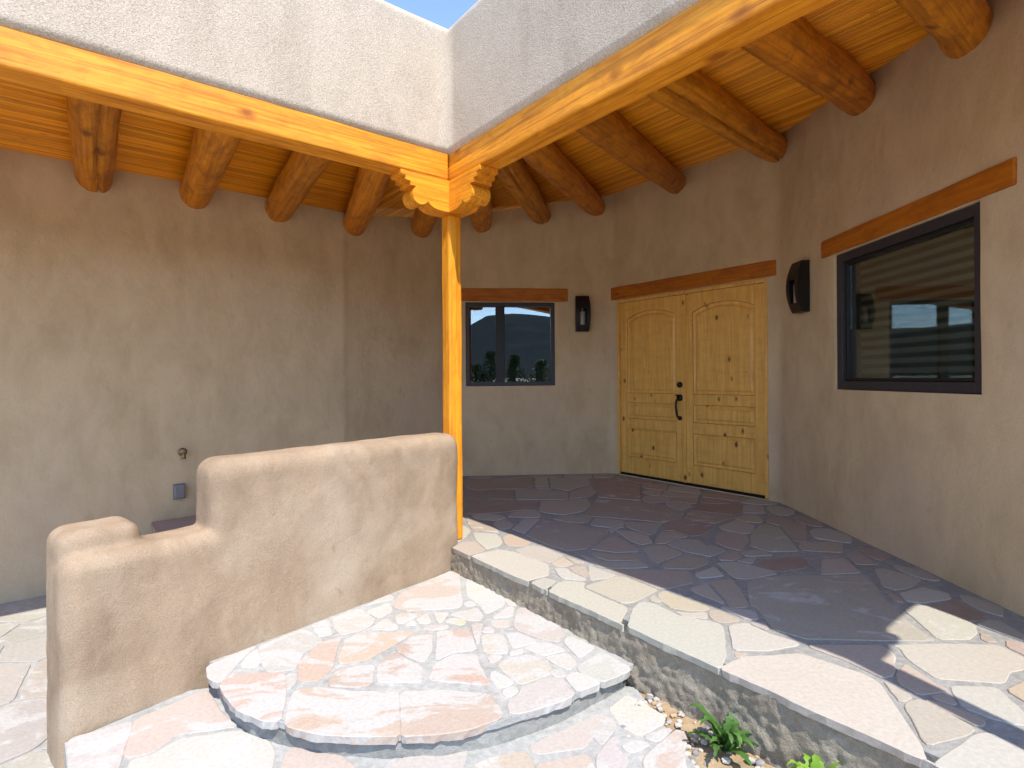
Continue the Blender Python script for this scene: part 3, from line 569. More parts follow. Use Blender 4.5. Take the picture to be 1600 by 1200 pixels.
LAND = [
 [(-1.772,2.167),(-1.769,2.192),(-1.61,2.289),(-1.592,2.272),(-1.463,2.014),(-1.36,1.812),(-1.515,1.867)],
 [(-1.597,2.297),(-1.427,2.522),(-1.395,2.495),(-1.261,2.35),(-1.143,2.254),(-1.368,2.206),(-1.396,2.096),(-1.46,2.074),(-1.494,2.086)],
 [(-1.447,2.058),(-1.385,2.08),(-1.332,2.175),(-1.273,2.187),(-1.125,2.224),(-0.973,2.159),(-0.917,2.089),(-0.894,2.009),(-0.962,1.9),(-1.37,1.904)],
 [(0.054,2.118),(0.365,2.327),(0.391,2.302),(0.326,2.202),(0.284,2.132),(0.267,2.109),(0.106,2.077),(0.076,2.08)],
 [(0.373,2.314),(0.422,2.275),(0.411,2.228),(0.34,2.122),(0.323,2.155),(0.313,2.18)],
 [(0.408,2.358),(0.504,2.458),(0.555,2.415),(0.635,2.3),(0.614,2.252),(0.501,2.18),(0.437,2.241),(0.424,2.305)],
 [(0.51,2.169),(0.608,2.22),(0.644,2.22),(0.563,2.141)],
 [(0.422,2.126),(0.479,2.154),(0.531,2.127),(0.446,2.075),(0.417,2.103)],
 [(0.31,2.062),(0.388,2.17),(0.409,2.173),(0.39,2.117),(0.426,2.039),(0.41,2.018),(0.372,1.929),(0.297,1.949)],
 [(0.479,2.039),(0.547,2.111),(0.664,2.216),(0.685,2.171),(0.649,2.092),(0.623,1.985),(0.565,1.889),(0.462,1.909)],
 [(0.082,2.019),(0.169,2.039),(0.263,2.069),(0.288,2.051),(0.289,1.949),(0.182,1.875),(0.077,1.913)],
 [(-0.154,2.013),(-0.1,2.051),(0.036,2.094),(0.069,2.032),(0.06,1.913),(-0.154,1.878)],
]
LAND_FILL = [
 [(3.036,-1.722),(2.709,-1.813),(2.701,-2.012),(2.756,-2.033),(2.919,-2.017),(3.033,-1.904),(3.074,-1.775)],
 [(1.604,0.058),(1.579,0.04),(1.668,-0.297),(1.889,-0.371),(1.95,-0.326),(1.965,-0.263),(1.94,-0.104),(1.842,-0),(1.66,0.057)],
 [(-0.558,1.929),(-0.5,1.807),(-0.345,1.752),(-0.264,1.824),(-0.192,1.948),(-0.183,2.11),(-0.389,2.082)],
 [(0.587,1.13),(0.554,1.171),(0.177,1.1),(0.07,0.907),(0.305,0.687),(0.497,0.699),(0.594,0.804)],
 [(1.643,-0.305),(1.553,0.035),(1.364,0.082),(1.041,-0.202),(1.032,-0.241),(1.156,-0.485),(1.342,-0.585),(1.432,-0.581)],
 [(-0.402,0.744),(-0.238,0.999),(-0.333,1.261),(-0.367,1.281),(-0.452,1.283),(-0.721,1.092),(-0.716,1.061),(-0.651,0.918),(-0.547,0.812)],
 [(0.647,1.473),(0.558,1.405),(0.572,1.19),(0.607,1.146),(0.921,1.083),(0.981,1.24),(0.954,1.386),(0.818,1.465)],
 [(2.671,-2.121),(2.683,-1.809),(2.534,-1.69),(2.267,-1.799),(2.336,-2.048),(2.611,-2.162)],
 [(0.493,-0.079),(0.536,0.011),(0.428,0.302),(0.217,0.334),(0.061,0.105),(0.128,-0.031),(0.219,-0.127)],
 [(1.007,-0.233),(1.015,-0.197),(0.841,0.081),(0.56,-0.001),(0.516,-0.09),(0.608,-0.272),(0.765,-0.335)],
 [(-0.525,1.798),(-0.579,1.908),(-0.937,1.877),(-0.995,1.79),(-0.878,1.568),(-0.674,1.601)],
 [(2.056,-0.872),(1.989,-1.129),(2.07,-1.215),(2.234,-1.215),(2.282,-0.983)],
 [(1.345,-1.478),(1.395,-1.26),(1.112,-1.235),(1.111,-1.31),(1.185,-1.435)],
 [(0.006,1.682),(0.092,1.504),(0.475,1.482),(0.525,1.813),(0.461,1.866),(0.32,1.909),(0.236,1.876)],
 [(-0.11,0.68),(0.044,0.9),(-0.218,0.982),(-0.372,0.743)],
 [(0.452,-0.409),(0.583,-0.279),(0.494,-0.105),(0.329,-0.134),(0.304,-0.25),(0.361,-0.375)],
 [(0.05,0.925),(0.154,1.113),(0.041,1.384),(-0.306,1.262),(-0.214,1.008)],
 [(0.285,0.67),(0.06,0.877),(-0.09,0.663),(-0.063,0.522),(0.186,0.406)],
 [(1.772,-0.748),(2.019,-0.862),(2.046,-0.848),(2.129,-0.647),(1.918,-0.538)],
 [(1.935,-1.997),(2.136,-1.744),(2.112,-1.649),(1.945,-1.47),(1.732,-1.441),(1.535,-1.635),(1.561,-1.721),(1.647,-1.851),(1.767,-1.942)],
 [(1.568,-0.991),(1.453,-1.064),(1.406,-1.221),(1.69,-1.342),(1.75,-1.173)],
 [(2.61,-1.321),(2.518,-1.389),(2.548,-1.668),(2.699,-1.788),(2.913,-1.729),(2.926,-1.652),(2.892,-1.498),(2.795,-1.39)],
 [(1.433,-0.607),(1.348,-0.611),(1.242,-0.903),(1.442,-1.04),(1.559,-0.966),(1.615,-0.786)],
 [(0.069,1.491),(-0.052,1.743),(-0.275,1.706),(-0.349,1.301),(-0.321,1.284),(0.038,1.41)],
 [(1.964,-1.122),(2.005,-0.884),(1.752,-0.767),(1.64,-0.794),(1.584,-0.97),(1.77,-1.155)],
 [(1.13,-0.491),(1.012,-0.259),(0.779,-0.357),(0.817,-0.712)],
 [(2.343,-1.349),(2.239,-1.241),(2.073,-1.241),(1.967,-1.456),(2.123,-1.623)],
 [(1.323,-0.604),(1.147,-0.51),(0.837,-0.729),(1.095,-0.942),(1.216,-0.898)],
 [(1.248,0.281),(1.379,0.659),(0.963,0.722),(0.895,0.681),(0.822,0.427),(0.918,0.279)],
 [(1.561,0.06),(1.614,0.096),(1.638,0.181),(1.625,0.349),(1.538,0.461),(1.37,0.526),(1.271,0.27),(1.369,0.107)],
 [(-0.967,1.439),(-0.9,1.554),(-1.064,1.865),(-1.154,1.869),(-1.244,1.859),(-1.264,1.75),(-1.236,1.58),(-1.139,1.479)],
 [(1.063,1.053),(1.034,1.04),(0.976,0.746),(1.285,0.699),(1.262,0.878),(1.171,0.999)],
 [(2.006,-0.317),(1.905,-0.391),(1.925,-0.512),(2.146,-0.626),(2.183,-0.608),(2.167,-0.434),(2.068,-0.333)],
 [(0.611,0.783),(0.518,0.682),(0.579,0.454),(0.798,0.438),(0.868,0.681)],
 [(2.079,-2.229),(2.31,-2.052),(2.24,-1.8),(2.154,-1.763),(1.912,-2.067),(2.028,-2.201)],
 [(2.415,-0.908),(2.309,-0.984),(2.258,-1.224),(2.367,-1.336),(2.501,-1.369),(2.623,-1.28),(2.622,-1.149),(2.563,-1.014),(2.444,-0.917)],
 [(0.787,-0.725),(0.753,-0.358),(0.602,-0.297),(0.464,-0.435),(0.479,-0.538),(0.568,-0.65),(0.729,-0.719)],
 [(1.007,1.039),(0.613,1.119),(0.62,0.808),(0.882,0.704),(0.949,0.744)],
 [(-0.769,1.089),(-0.474,1.3),(-0.673,1.575),(-0.877,1.542),(-0.989,1.351),(-0.911,1.21),(-0.802,1.106)],
 [(1.879,-0.395),(1.662,-0.323),(1.456,-0.593),(1.634,-0.768),(1.745,-0.742),(1.9,-0.518)],
 [(0.453,0.31),(0.558,0.026),(0.837,0.107),(0.896,0.264),(0.8,0.412),(0.574,0.428)],
 [(1.014,-1.155),(1.077,-0.961),(0.811,-0.741),(0.771,-0.848),(0.799,-1.006),(0.894,-1.112)],
 [(0.176,1.127),(0.546,1.196),(0.532,1.405),(0.48,1.456),(0.092,1.478),(0.062,1.4)],
 [(1.023,-1.209),(1.383,-1.209),(1.427,-1.061),(1.224,-0.923),(1.103,-0.967)],
 [(2.475,-2.134),(2.327,-2.072),(2.116,-2.233),(2.243,-2.307),(2.394,-2.282)],
 [(-0.301,1.709),(-0.505,1.781),(-0.651,1.588),(-0.449,1.309),(-0.374,1.307)],
 [(1.418,-1.276),(1.35,-1.574),(1.468,-1.666),(1.712,-1.424),(1.688,-1.369)],
 [(1.032,-0.175),(1.344,0.098),(1.25,0.255),(0.92,0.253),(0.861,0.098)],
 [(2.223,-0.617),(2.156,-0.65),(2.073,-0.851),(2.296,-0.961),(2.415,-0.876),(2.396,-0.779),(2.308,-0.663)],
 [(-0.157,0.451),(-0.089,0.518),(-0.115,0.655),(-0.345,0.71),(-0.332,0.557),(-0.235,0.461)],
 [(0.494,0.672),(0.309,0.661),(0.208,0.389),(0.22,0.359),(0.433,0.327),(0.555,0.446)],
 [(0.557,1.85),(0.5,1.473),(0.546,1.428),(0.767,1.598),(0.731,1.768),(0.626,1.877)],
 [(-0.584,1.934),(-0.583,2.008),(-0.735,2.135),(-0.845,2.152),(-0.877,2.091),(-0.839,1.912)],
 [(2.366,-1.363),(2.138,-1.645),(2.162,-1.737),(2.251,-1.777),(2.522,-1.667),(2.492,-1.393)],
 [(0.093,0.198),(0.196,0.349),(0.184,0.379),(-0.072,0.498),(-0.15,0.422),(-0.116,0.303),(0.015,0.208)],
 [(2.049,-1.23),(1.971,-1.147),(1.775,-1.181),(1.712,-1.358),(1.736,-1.415),(1.943,-1.444)],
]
PATIO = [
 [(-4.582,1.559),(-4.444,1.698),(-4.446,1.777),(-4.739,2.071),(-4.815,2.063),(-5.06,1.833),(-5.071,1.604)],
 [(-4.425,1.674),(-4.562,1.537),(-4.58,1.282),(-4.353,1.032),(-4.065,1.253),(-4.143,1.549)],
 [(-3.675,0.131),(-3.5,0.366),(-3.528,0.456),(-3.981,0.61),(-4.21,0.337),(-4.2,0.305),(-4.127,0.168),(-4.09,0.125)],
 [(-4.436,2.78),(-4.005,2.933),(-3.964,3.005),(-4.33,3.308),(-4.394,3.281),(-4.512,3.188)],
 [(-3.445,0.674),(-3.501,0.468),(-3.471,0.374),(-3.058,0.18),(-2.769,0.456),(-2.822,0.783),(-3.08,0.977)],
 [(-4.448,2.586),(-4.631,2.438),(-4.717,2.091),(-4.43,1.803),(-3.981,2.117),(-3.978,2.166),(-4.149,2.454)],
 [(-2.025,3.152),(-2.218,2.776),(-2.071,2.637),(-1.824,2.702),(-1.738,2.986),(-1.855,3.084)],
 [(-2.09,2.614),(-2.241,2.756),(-2.483,2.715),(-2.64,2.452),(-2.197,2.23),(-2.092,2.368)],
 [(-2.815,3.729),(-2.811,3.5),(-2.614,3.33),(-2.413,3.425),(-2.441,3.533),(-2.534,3.655),(-2.674,3.722)],
 [(-2.3,0.109),(-2.48,0.413),(-2.748,0.435),(-3.04,0.156),(-3.018,0.007),(-2.9,-0.059),(-2.735,-0.102),(-2.583,-0.089),(-2.44,-0.022)],
 [(-3.384,1.604),(-3.514,1.467),(-3.399,1.161),(-3.093,1.051),(-3.027,1.152),(-3.078,1.49)],
 [(-5.095,1.717),(-5.09,1.835),(-5.333,2.098),(-5.426,2.049),(-5.456,1.92),(-5.415,1.78),(-5.28,1.713)],
 [(-2.189,2.142),(-2.387,1.941),(-2.302,1.685),(-2.048,1.687),(-1.876,1.821)],
 [(-3.331,2.25),(-3.416,1.937),(-3.359,1.846),(-3.064,1.9),(-3.008,2.139)],
 [(-2.672,2.457),(-2.509,2.728),(-2.724,3.074),(-2.935,3.076),(-3.186,2.814),(-3.115,2.628),(-2.719,2.431)],
 [(-3.144,2.619),(-3.215,2.807),(-3.381,2.896),(-3.528,2.842),(-3.671,2.512),(-3.658,2.456),(-3.357,2.318)],
 [(-2.058,1.657),(-2.306,1.655),(-2.406,1.556),(-2.323,1.239),(-2.243,1.214),(-2.065,1.275)],
 [(-3.668,3.408),(-3.936,3.027),(-3.539,2.87),(-3.394,2.923),(-3.38,3.208)],
 [(-2.207,2.201),(-2.661,2.429),(-2.706,2.403),(-2.749,2.281),(-2.622,1.986),(-2.409,1.961),(-2.204,2.169)],
 [(-4.483,0.843),(-4.372,0.99),(-4.599,1.259),(-4.797,1.18),(-4.806,1.133),(-4.774,0.977),(-4.671,0.883)],
 [(-3.906,1.683),(-3.636,1.478),(-3.538,1.485),(-3.402,1.628),(-3.382,1.826),(-3.441,1.92),(-3.86,1.962)],
 [(-3.942,2.983),(-3.979,2.918),(-3.946,2.691),(-3.694,2.536),(-3.559,2.845)],
 [(-4.044,1.23),(-4.341,1.004),(-3.989,0.666),(-3.764,0.984),(-3.885,1.184)],
 [(-2.586,0.862),(-2.792,0.782),(-2.74,0.464),(-2.478,0.443),(-2.447,0.481),(-2.467,0.772)],
 [(-2.03,0.367),(-2.082,0.527),(-2.423,0.463),(-2.453,0.426),(-2.243,0.072)],
 [(-3.702,3.647),(-3.678,3.613),(-3.248,3.63),(-3.142,3.773),(-3.294,4.046),(-3.414,4.021),(-3.541,3.945),(-3.636,3.827)],
 [(-4.238,3.274),(-3.955,3.053),(-3.687,3.433),(-3.699,3.571),(-3.796,3.589),(-3.975,3.576),(-4.108,3.511),(-4.201,3.394)],
 [(-3.002,1.136),(-3.071,1.029),(-2.806,0.808),(-2.597,0.89),(-2.554,1.125),(-2.742,1.233)],
 [(-2.05,1.249),(-2.226,1.188),(-2.177,0.866),(-2.001,0.744),(-1.785,0.849),(-1.767,0.97),(-1.783,1.125),(-1.794,1.153)],
 [(-3.252,3.599),(-3.67,3.584),(-3.657,3.437),(-3.365,3.234),(-3.195,3.349)],
 [(-4.92,2.529),(-4.957,2.666),(-5.094,2.681),(-5.241,2.638),(-5.337,2.532),(-5.387,2.353),(-5.3,2.238),(-5.051,2.31)],
 [(-2.246,2.786),(-2.037,3.195),(-2.122,3.303),(-2.244,3.405),(-2.311,3.44),(-2.605,3.301),(-2.698,3.09),(-2.485,2.745)],
 [(-3.038,-0.063),(-3.069,0.152),(-3.479,0.345),(-3.652,0.112),(-3.615,-0.202),(-3.476,-0.236),(-3.321,-0.227),(-3.176,-0.17)],
 [(-1.941,0.74),(-1.991,0.716),(-2.056,0.544),(-2.001,0.375),(-1.825,0.285),(-1.751,0.365),(-1.72,0.509),(-1.801,0.647)],
 [(-4.971,2.83),(-4.891,2.539),(-4.648,2.463),(-4.465,2.611),(-4.47,2.733),(-4.944,2.861)],
 [(-3.971,0.638),(-3.527,0.487),(-3.475,0.68),(-3.65,0.952),(-3.739,0.967)],
 [(-1.816,2.674),(-2.06,2.609),(-2.062,2.376),(-1.767,2.325),(-1.703,2.4),(-1.663,2.536)],
 [(-3.948,2.163),(-3.951,2.113),(-3.864,1.992),(-3.443,1.951),(-3.357,2.269),(-3.668,2.428)],
 [(-5.074,1.862),(-4.843,2.078),(-5.045,2.28),(-5.292,2.209),(-5.313,2.121)],
 [(-4.112,1.552),(-4.035,1.259),(-3.88,1.214),(-3.662,1.46),(-3.924,1.659)],
 [(-4.197,0.399),(-4.001,0.633),(-4.355,0.962),(-4.528,0.734),(-4.478,0.613),(-4.382,0.5),(-4.247,0.415)],
 [(-4.61,1.287),(-4.592,1.53),(-5.08,1.575),(-5.079,1.468),(-5.029,1.317),(-4.94,1.199),(-4.899,1.172)],
 [(-2.33,1.674),(-2.415,1.931),(-2.624,1.956),(-2.778,1.685),(-2.701,1.606),(-2.428,1.577)],
 [(-2.978,2.139),(-3.035,1.892),(-2.829,1.699),(-2.649,1.973),(-2.772,2.259)],
 [(-3.294,4.107),(-3.116,3.787),(-2.851,3.796),(-2.855,3.943),(-2.913,4.09),(-3.025,4.193),(-3.147,4.238),(-3.227,4.185)],
 [(-1.706,0.191),(-2.009,0.345),(-2.195,0.088),(-2.108,0.042),(-1.954,0.025),(-1.814,0.08)],
 [(-1.98,1.703),(-2.028,1.665),(-2.035,1.275),(-1.909,1.228),(-1.808,1.375),(-1.806,1.517),(-1.91,1.659)],
 [(-2.437,0.769),(-2.418,0.495),(-2.083,0.558),(-2.021,0.721),(-2.194,0.84)],
 [(-3.97,2.088),(-4.416,1.776),(-4.414,1.702),(-4.131,1.576),(-3.936,1.686),(-3.888,1.974)],
 [(-2.841,3.501),(-2.846,3.766),(-3.117,3.757),(-3.224,3.612),(-3.165,3.354),(-3.076,3.329)],
 [(-4.12,2.465),(-3.959,2.193),(-3.688,2.451),(-3.7,2.504),(-3.956,2.662)],
 [(-3.856,1.196),(-3.737,0.997),(-3.645,0.982),(-3.428,1.154),(-3.541,1.455),(-3.633,1.448)],
 [(-2.725,1.258),(-2.536,1.15),(-2.353,1.236),(-2.434,1.547),(-2.694,1.575)],
 [(-4.007,2.9),(-4.436,2.748),(-4.436,2.614),(-4.143,2.484),(-3.975,2.686)],
 [(-2.256,1.187),(-2.334,1.212),(-2.524,1.123),(-2.568,0.886),(-2.45,0.796),(-2.208,0.868)],
 [(-3.048,1.495),(-3,1.169),(-2.754,1.26),(-2.723,1.586),(-2.804,1.667)],
 [(-5.533,2.027),(-5.343,2.127),(-5.321,2.217),(-5.466,2.388),(-5.614,2.346),(-5.719,2.249),(-5.724,2.196),(-5.637,2.082)],
 [(-4.897,2.509),(-5.022,2.299),(-4.816,2.093),(-4.746,2.101),(-4.663,2.436)],
 [(-1.833,2.306),(-2.071,2.347),(-2.177,2.207),(-2.174,2.17),(-1.985,1.976),(-1.818,2.191)],
 [(-3.643,-0.228),(-3.681,0.101),(-3.954,0.097),(-3.961,0.062),(-3.928,-0.093),(-3.825,-0.188)],
 [(-3.372,1.632),(-3.067,1.518),(-2.858,1.685),(-3.056,1.871),(-3.352,1.816)],
 [(-2.634,3.308),(-2.826,3.474),(-3.053,3.309),(-2.932,3.106),(-2.725,3.104)],
 [(-4.824,2.859),(-4.463,2.762),(-4.535,3.088),(-4.639,3.083),(-4.756,3.008)],
 [(-3.083,3.3),(-3.175,3.326),(-3.35,3.208),(-3.364,2.921),(-3.206,2.836),(-2.96,3.093)],
 [(-2.737,2.406),(-3.122,2.598),(-3.335,2.297),(-2.992,2.165),(-2.778,2.29)],
 [(-1.735,2.894),(-1.795,2.695),(-1.682,2.593),(-1.538,2.693),(-1.514,2.8),(-1.591,2.869)],
 [(-3.455,0.704),(-3.097,1.002),(-3.408,1.132),(-3.621,0.962)],
]
def stone_mesh(pts, z, th, r, bev=.003, rough=.0022, grow=.004):
    P = [Vector(p) for p in pts]
    ar = sum(P[i].x*P[(i+1) % len(P)].y - P[(i+1) % len(P)].x*P[i].y for i in range(len(P)))
    if ar < 0: P.reverse()
    Q = []; n = len(P)
    for i in range(n):
        a, b, c = P[i-1], P[i], P[(i+1) % n]
        f1 = min(.3, .012/max(.001, (a-b).length)); f2 = min(.3, .012/max(.001, (c-b).length))
        Q.append(b + (a-b)*f1); Q.append(b + (c-b)*f2)
        L = (c-b).length; k = int(L/.045)
        nn = Vector((c.y-b.y, b.x-c.x)); nn = nn/max(.001, nn.length)
        for j in range(1, k+1): Q.append(b + (c-b)*(j/(k+1)) + nn*r.uniform(-rough, rough))
    m = len(Q); bm = bmesh.new()
    if grow:
        G = []
        for i in range(m):
            e = Q[(i+1) % m]-Q[i-1]; t = Vector((e.y, -e.x)); G.append(Q[i] + t*(grow/max(.0005, t.length)))
        Q = G
    def offs(d):
        out = []
        for i in range(m):
            e1 = (Q[i]-Q[i-1]); e2 = (Q[(i+1) % m]-Q[i]); t = Vector((e1.y+e2.y, -e1.x-e2.x))
            t = t/max(.0005, t.length); out.append(Q[i] - t*d)
        return out
    tx, ty = r.uniform(-.006, .006), r.uniform(-.006, .006); c = sum(Q, Vector((0, 0)))/m
    zz = z + r.uniform(-.0012, .0010)
    def tz(p): return max(-.0015, min(.0015, (p.x-c.x)*tx + (p.y-c.y)*ty))
    o0 = offs(.004); o1 = Q; o2 = offs(bev)
    r0 = [bm.verts.new((p.x + r.uniform(-.004, .004), p.y + r.uniform(-.004, .004), zz - th*r.uniform(.92, 1.06))) for p in o0]
    r1 = [bm.verts.new((p.x, p.y, zz - bev*.8 + tz(p))) for p in o1]
    r2 = [bm.verts.new((p.x, p.y, zz + tz(p))) for p in o2]
    for a, b in ((r0, r1), (r1, r2)):
        for i in range(m): bm.faces.new((a[i], a[(i+1) % m], b[(i+1) % m], b[i]))
    bm.faces.new(r2); return bm
PAL = [(0.403, 0.37, 0.33), (0.417, 0.376, 0.33), (0.383, 0.33, 0.282), (0.403, 0.336, 0.289), (0.376, 0.296, 0.242), (0.423, 0.397, 0.363), (0.37, 0.336, 0.302), (0.39, 0.309, 0.262)]
def lay(polys, z, th, parent, haze=(.2, .5), pal=PAL, seed=1, pink=(), pinkcol=(.42, .29, .225), special={}, grow=.004):
    r = random.Random(seed)
    for i, p in enumerate(polys):
        o = obj('flagstone', stone_mesh(p, z, th, r, grow=grow), M['stone'], parent)
        c = special.get(i, pinkcol if i in pink else r.choice(pal)); k = r.uniform(.9, 1.07)
        av = (.44, .405, .365); w_ = .25 if z < 0 else .2; c = [c[q]*(1-w_) + av[q]*w_*(1.0 if z < 0 else .85) for q in range(3)]
        if z == 0: c[2] *= .93
        o.color = (c[0]*k, c[1]*k*r.uniform(.97, 1.03), c[2]*k*r.uniform(.95, 1.04), r.uniform(*haze))
def rough_strip(path, z0, z1, disp, seed, cell=.014, lower_rough=0.0):
    """vertical strip along a plan path, pushed about by noise along its normal"""
    pts = [Vector(p) for p in path]; seg = []
    for a, b in zip(pts, pts[1:]):
        k = max(1, int((b-a).length/cell))
        for j in range(k): seg.append((a + (b-a)*j/k, (b-a).normalized()))
    seg.append((pts[-1], (pts[-1]-pts[-2]).normalized()))
    nz = max(3, int((z1-z0)/cell)); bm = bmesh.new(); rows = []
    for p, d in seg:
        nrm = Vector((d.y, -d.x)); row = []
        for k in range(nz+1):
            t = k/nz; z = z0 + (z1-z0)*t; q = Vector((p.x*1, p.y*1, z + seed))
            h = noise.fractal(q*9, .8, 2.1, 5)*disp + noise.fractal(q*34, .9, 2.2, 3)*disp*.45*(1 + lower_rough*(1-t))
            h += lower_rough*disp*max(0, .55-t)*1.2*(1 + noise.noise(q*14))
            row.append(bm.verts.new((p.x + nrm.x*h, p.y + nrm.y*h, z)))
        rows.append(row)
    for a, b in zip(rows, rows[1:]):
        for k in range(nz): bm.faces.new((a[k], b[k], b[k+1], a[k+1]))
    return bm

# ------------------------------------------------------------------ porch floor
WALL = [ba(-2.1, -6.2), Vector((-1.67, 5.52)), Vector((-.74, 6.505)), Vector((1.215, 6.625)), Vector((2.41, 5.107)), Vector((2.463, 4.95)), Vector((2.46, 1.9)), Vector((2.63, 1.31)), Vector((5.6, 1.0))]
pl = bmesh.new()
prism(pl, [ba(-1.88, -1.53), ba(-2.3, -1.53), (-1.7, 5.8), (-.74, 6.8), (1.3, 6.9), (2.85, 5.1), (2.8, 2.0), (2.9, 1.35), ba(3.84, 1.0), ba(3.84, .02), ba(0, .02), (-.55, 3.86), (-1.48, 2.86)], -.5, -.005)
porch = struct(obj('porch_floor', pl, M['grout']), 'flagstone porch floor in front of the double doors')
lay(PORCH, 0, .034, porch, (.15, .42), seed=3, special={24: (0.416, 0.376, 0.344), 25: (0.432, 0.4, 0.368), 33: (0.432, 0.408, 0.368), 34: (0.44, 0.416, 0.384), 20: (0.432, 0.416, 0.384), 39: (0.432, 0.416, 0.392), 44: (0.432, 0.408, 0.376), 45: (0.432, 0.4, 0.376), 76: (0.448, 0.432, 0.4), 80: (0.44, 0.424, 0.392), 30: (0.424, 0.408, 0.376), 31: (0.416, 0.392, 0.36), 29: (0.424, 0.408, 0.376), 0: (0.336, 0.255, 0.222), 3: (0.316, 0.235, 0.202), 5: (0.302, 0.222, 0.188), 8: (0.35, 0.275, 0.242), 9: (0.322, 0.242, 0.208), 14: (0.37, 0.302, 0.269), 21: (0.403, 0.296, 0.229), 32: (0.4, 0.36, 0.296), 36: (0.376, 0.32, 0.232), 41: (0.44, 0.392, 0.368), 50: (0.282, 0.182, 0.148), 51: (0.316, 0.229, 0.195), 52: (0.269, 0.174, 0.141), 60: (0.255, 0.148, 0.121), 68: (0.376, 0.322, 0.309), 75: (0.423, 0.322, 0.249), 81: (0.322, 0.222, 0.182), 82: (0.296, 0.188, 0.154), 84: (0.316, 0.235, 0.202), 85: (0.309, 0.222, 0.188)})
lay(PORCH_FILL, 0, .034, porch, (.1, .35), seed=4, pal=PAL + [(0.368, 0.272, 0.232), (0.4, 0.304, 0.264)])
curb = obj('curb_face', rough_strip([ba(-.02, -.022), ba(3.86, -.022)], -.36, -.012, .011, 3.3, .011, 1.6), M['curb'], porch, True)
curb['label'] = 'rough mortared riser under the porch edge'
endc = obj('curb_face', rough_strip([ba(3.85, -.012), ba(3.85, .9)], -.5, -.03, .012, 5.3, .02, .8), M['curb'], porch, True)
# steps down from the porch to the left-hand patio
ps = bmesh.new(); prism(ps, [ba(-1.95, -1.86), ba(-2.3, -1.86), ba(-2.3, -1.5), ba(-1.9, -1.5), (-1.46, 2.88), (-1.62, 2.66)], -.5, -.223)
pstep = struct(obj('patio_step', ps, M['grout']), 'lower step between porch and patio behind the low wall')
rr = random.Random(8)
def quad(b0, b1, a0, a1): return [ba(b0, a0), ba(b1, a0), ba(b1, a1), ba(b0, a1)]
for i, b in enumerate((-2.08, -1.5, -.92)):
    e = (-1.5, -.92, -.30)[i] - .03
    o = obj('flagstone', stone_mesh(quad(b, e, -1.88, -1.56), -.215, .045, rr), M['stone'], pstep); o.color = (.40, .30, .25, .25)
    o = obj('flagstone', stone_mesh(quad(b, e, -1.585, -1.2 - .1*(i % 2)), .003, .045, rr), M['stone'], porch); o.color = (.38, .28, .24, .2)

# ------------------------------------------------------------------ curved step
ARC = [(-1.443, 2.574), (-1.372, 2.463), (-1.242, 2.312), (-1.082, 2.178), (-.897, 2.104), (-.684, 2.050), (-.486, 2.030), (-.272, 2.040), (-.059, 2.100), (.093, 2.180), (.273, 2.294), (.526, 2.492)]
ctr = Vector((-.42, 3.0))
def inset(p, d): p = Vector(p); return p + (ctr-p).normalized()*d
sb = bmesh.new(); prism(sb, [inset(p, .018) for p in ARC] + [ba(1.62, .05), ba(-.05, .05), (-.50, 3.86), (-1.52, 2.62)], -.196, -.1725)
step = struct(obj('curved_step', sb, M['grout2']), 'half-round flagstone step against the low wall')
lay(STEP, -.168, .034, step, (.5, .66), seed=6, grow=.008, pink=(8, 38, 39, 40, 41, 42, 43, 44, 45, 46, 47), special={8: (0.488, 0.37, 0.296), 10: (0.488, 0.392, 0.318), 14: (0.503, 0.422, 0.296), 25: (0.488, 0.392, 0.318), 26: (0.488, 0.422, 0.355)},
    pal=[(0.474, 0.444, 0.407), (0.459, 0.437, 0.4), (0.474, 0.422, 0.37), (0.444, 0.429, 0.407)])
lay(STEP_FILL, -.168, .036, step, (.4, .6), seed=7)
fine = []
for a, b in zip(ARC, ARC[1:]):
    for j in range(6): fine.append(Vector(a) + (Vector(b)-Vector(a))*j/6)
fine.append(Vector(ARC[-1]))
riser = obj('riser', rough_strip([inset(p, .028) for p in fine], -.30, -.170, .006, 8.1, .012, .2), M['concrete'], step, True)

# ------------------------------------------------------------------ landing at the foot of the step, and patio on the left
lb = bmesh.new(); prism(lb, [(-1.78, 2.16), (-.12, .27), (.88, -1.18), (2.2, -2.38), (3.18, -1.9), (1.15, .95), (.72, 1.72), (.56, 2.52), (.2, 2.6), (-.4, 2.5), (-1.2, 2.6), (-1.50, 2.52)], -.48, -.269)
land = struct(obj('landing', lb, M['grout2']), 'sunlit flagstone landing at the foot of the step')
lay(LAND, -.265, .05, land, (.4, .6), seed=9, pink=(1, 9, 10, 11), pinkcol=(0.466, 0.363, 0.289), pal=[(0.474, 0.437, 0.392), (0.466, 0.407, 0.348), (0.444, 0.414, 0.377)])
lay(LAND_FILL, -.265, .05, land, (.38, .58), seed=10, pal=[(0.474, 0.437, 0.392), (0.466, 0.407, 0.348), (0.444, 0.355, 0.296)])
pb = bmesh.new(); prism(pb, [ba(-2.4, -1.7), ba(-2.4, -5.3), ba(1.3, -5.3), (-.1, .2), (-1.76, 2.12), (-1.5, 2.9)], -.6, -.437)
patio = struct(obj('patio', pb, M['grout2']), 'flagstone patio beyond the low wall on the left')
lay(PATIO, -.43, .045, patio, (.35, .52), seed=12, pal=[(.35, .325, .285), (.345, .315, .275), (.355, .31, .265)])

